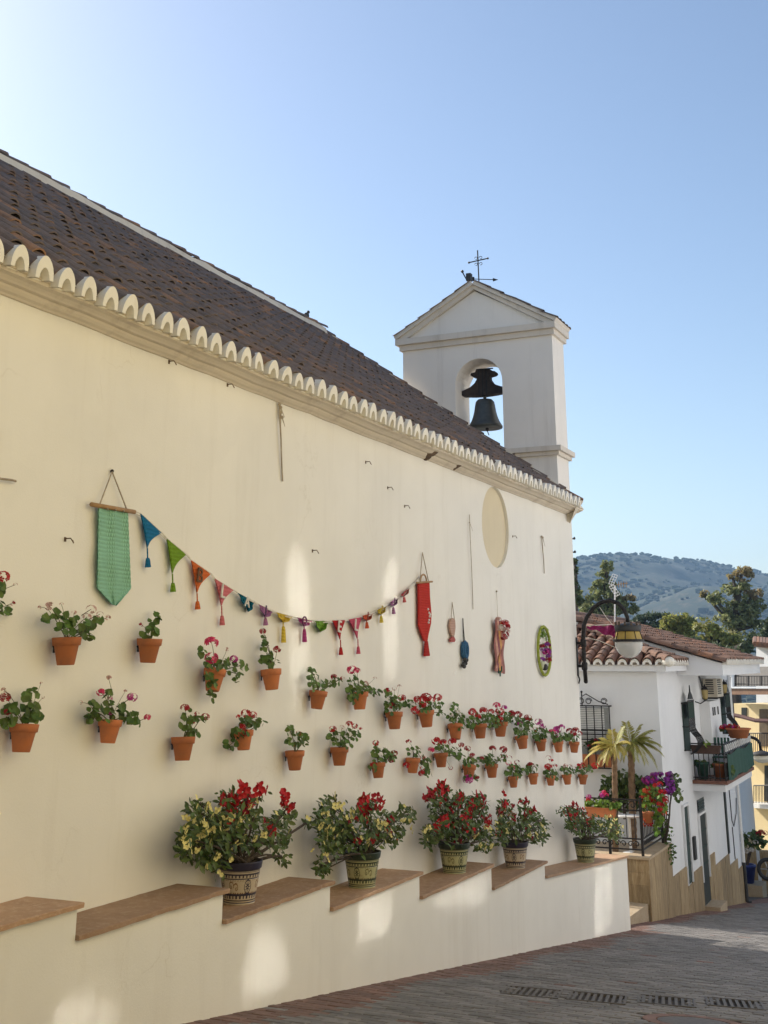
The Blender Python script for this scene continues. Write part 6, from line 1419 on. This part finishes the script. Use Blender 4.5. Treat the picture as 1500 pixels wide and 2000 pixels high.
for dy in (0, -1.15):
    q = MB(); q.tube([(wc.x + .0 + rr*math.cos(t), wc.y + dy + .35*0 + rr*0, wc.z + rr*math.sin(t)) for t in np.linspace(0, 2*PI, 25)] if False else [(wc.x, wc.y + dy + rr*math.cos(t), wc.z + rr*math.sin(t)) for t in np.linspace(0, 2*PI, 25)], .055, 8, False); w_ = part(q, 'wheel', m_dark, mo, True)
    q = MB()
    for k in range(5): a = 2*PI*k/5; q.tube([(wc.x, wc.y+dy, wc.z), (wc.x, wc.y+dy+.22*math.cos(a), wc.z+.22*math.sin(a))], .018, 5)
    part(q, 'rim', M('alloy', (.55, .55, .55), None, .35, 9, metal=.8) if 'alloy' not in bpy.data.materials else bpy.data.materials['alloy'], w_)
q = MB(); q.prism([(wc.x-.12, wc.y-.25, wc.z+.1), (wc.x-.12, wc.y-1.3, wc.z+.15), (wc.x-.12, wc.y-1.35, wc.z+.45), (wc.x-.12, wc.y-.75, wc.z+.42), (wc.x-.12, wc.y-.5, wc.z+.2), (wc.x-.12, wc.y-.3, wc.z+.6), (wc.x-.12, wc.y-.15, wc.z+.55)], (.24, 0, 0)); part(q, 'body', m_dark, mo)
q = MB(); q.tube([(wc.x, wc.y, wc.z), (wc.x, wc.y-.22, wc.z+.7)], .03, 6); q.tube([(wc.x-.28, wc.y-.24, wc.z+.72), (wc.x+.28, wc.y-.24, wc.z+.72)], .018, 6); part(q, 'handlebar', m_dark, mo)
q = MB(); q.box(wc.x-.13, wc.x+.13, wc.y-1.3, wc.y-.72, wc.z+.455, wc.z+.53); part(q, 'seat', m_dark, mo)

# ------------------------------------------------------------------ trees beyond
m_euc = M('eucalyptus_leaf', (.30, .31, .13), (.22, .24, .10), .6, .5, island=.45, hue=.02, trans=.4)
m_eucr = M('reddish_leaf', (.36, .27, .14), (.28, .24, .11), .6, .5, island=.35, hue=.02, trans=.4)
m_ygr = M('yellow_green_leaf', (.34, .33, .09), (.25, .26, .07), .6, .4, island=.45, hue=.02, trans=.4)
m_dkg = M('dark_grove_leaf', (.12, .15, .07), (.085, .11, .05), .6, .4, island=.45, hue=.02, trans=.3)
def tree(name, label, X, bx_, clumps, mat, size, dens, trunk_r, group, mats=None):
    b = S(bx_, 1300, X); b.z = terr(b.x, b.y) - .3
    e = empty(name, label, 'tree', b, group); crowns = {}
    q = MB(); cen = [S(c[0], c[1], X) for c in clumps]; fork = S(bx_, max(c[1] for c in clumps), X)
    q.tube([b, b.lerp(fork, .5) + Vector((0, .2, 0)), fork], trunk_r, 8, True, trunk_r*.7)
    for c in cen: stem(q, fork, c, trunk_r*.38, .10, 6)
    part(q, 'trunk', m_bark, e, fix=False)
    for ci, c in enumerate(clumps):
        s_ = pxm(cen[ci]); rx, ry = c[2]/s_, c[3]/s_; mb = crowns.setdefault(c[4] if len(c) > 4 else mat.name, MB())
        sub = [(random.gauss(0, .5), random.gauss(0, .5), random.gauss(0, .5)) for _ in range(max(7, int(rx*ry*14)))]
        n = int(dens*rx*ry/(size*size)*38)
        for _ in range(n):
            sc_ = random.choice(sub); g_ = .26
            d = Vector((sc_[0] + random.gauss(0, g_), sc_[1] + random.gauss(0, g_), sc_[2] + random.gauss(0, g_*.8)))
            if d.length > 1.15: continue
            leaf_mesh(mb, cen[ci] + Vector((d.x*rx, d.y*rx, d.z*ry)), (random.gauss(0, 1), random.gauss(0, 1), random.gauss(.3, 1)), size*random.uniform(.6, 1.2), 'diamond')
    for nm, mb in crowns.items(): part(mb, 'crown', bpy.data.materials[nm], e, kind='stuff', fix=False)
TG = 'trees beyond the white house'
rd = 'reddish_leaf'
tree('eucalyptus_tree', 'tall loose eucalyptus with reddish tips at the right behind the roof', 55, 1432, [(1448, 1122, 22, 15, rd), (1432, 1128, 12, 10, rd), (1392, 1166, 20, 11), (1376, 1160, 10, 7, rd), (1440, 1152, 26, 18), (1472, 1158, 16, 14, rd), (1484, 1180, 12, 12), (1420, 1182, 28, 14), (1455, 1180, 24, 16), (1462, 1206, 26, 20), (1420, 1212, 28, 16), (1440, 1232, 34, 18), (1478, 1222, 14, 14)], m_euc, .15, .75, .35, TG)
tree('eucalyptus_tree', 'grey green loose tree rising behind the lamp and antenna', 50, 1190, [(1182, 1108, 14, 16), (1178, 1135, 20, 16), (1168, 1160, 22, 18), (1200, 1158, 20, 18), (1160, 1185, 26, 20), (1210, 1182, 24, 16), (1190, 1200, 30, 18), (1228, 1165, 14, 9, rd), (1235, 1190, 14, 12), (1140, 1180, 18, 24), (1150, 1205, 24, 14)], m_euc, .15, .8, .3, TG)
tree('round_tree', 'rounded yellow green tree left of the tall eucalyptus', 46, 1318, [(1320, 1212, 26, 16), (1305, 1228, 22, 16), (1340, 1212, 20, 16), (1325, 1238, 30, 16), (1345, 1235, 22, 16), (1300, 1240, 18, 10)], m_ygr, .15, 1.0, .25, TG)
tree('round_tree', 'yellow green tree at the foot of the tall eucalyptus', 44, 1392, [(1378, 1222, 24, 14), (1395, 1240, 26, 16), (1372, 1244, 24, 14), (1415, 1248, 24, 16), (1400, 1262, 34, 14), (1440, 1260, 26, 16)], m_ygr, .15, 1.0, .25, TG)
tree('dark_tree', 'dark green bush filling the gap below the eucalyptus by the roof end', 42, 1420, [(1440, 1272, 26, 12), (1410, 1272, 24, 10), (1460, 1262, 14, 16), (1385, 1262, 20, 10), (1350, 1252, 26, 10), (1470, 1250, 10, 14)], m_dkg, .15, 1.0, .25, TG)
tree('dark_tree', 'dark olive tree at the right edge above the far white house', 52, 1495, [(1495, 1232, 14, 18), (1488, 1248, 14, 12), (1510, 1225, 16, 18)], m_dkg, .15, .9, .25, TG)
tree('dark_tree', 'low dark grove behind the lamp between the two tall trees', 70, 1262, [(1258, 1206, 18, 10), (1280, 1204, 16, 9), (1245, 1216, 14, 10), (1298, 1206, 14, 9), (1270, 1222, 34, 10), (1238, 1228, 14, 10)], m_dkg, .17, 1.1, .25, TG)
tree('dark_tree', 'narrow dark leafy branch showing at the church corner', 25, 1124, [(1122, 1098, 5, 9), (1124, 1114, 5, 9), (1121, 1132, 5, 12), (1126, 1150, 6, 14), (1128, 1175, 8, 14)], m_dkg, .10, 1.0, .15, TG)

# ------------------------------------------------------------------ air between here and the hill
hz = MB(); hz.box(-75, 1765, -715, 1215, -36, 150)
hm = bpy.data.materials.new('air'); hm.use_nodes = True; ht = hm.node_tree; ht.nodes.remove(ht.nodes['Principled BSDF'])
pvv = ht.nodes.new('ShaderNodeVolumePrincipled'); pvv.inputs['Color'].default_value = (.44, .68, 1, 1); pvv.inputs['Density'].default_value = .00029; pvv.inputs['Anisotropy'].default_value = .2
ht.links.new(pvv.outputs[0], ht.nodes['Material Output'].inputs['Volume'])
o_ = part(hz, 'haze', hm, None); o_['kind'] = 'stuff'
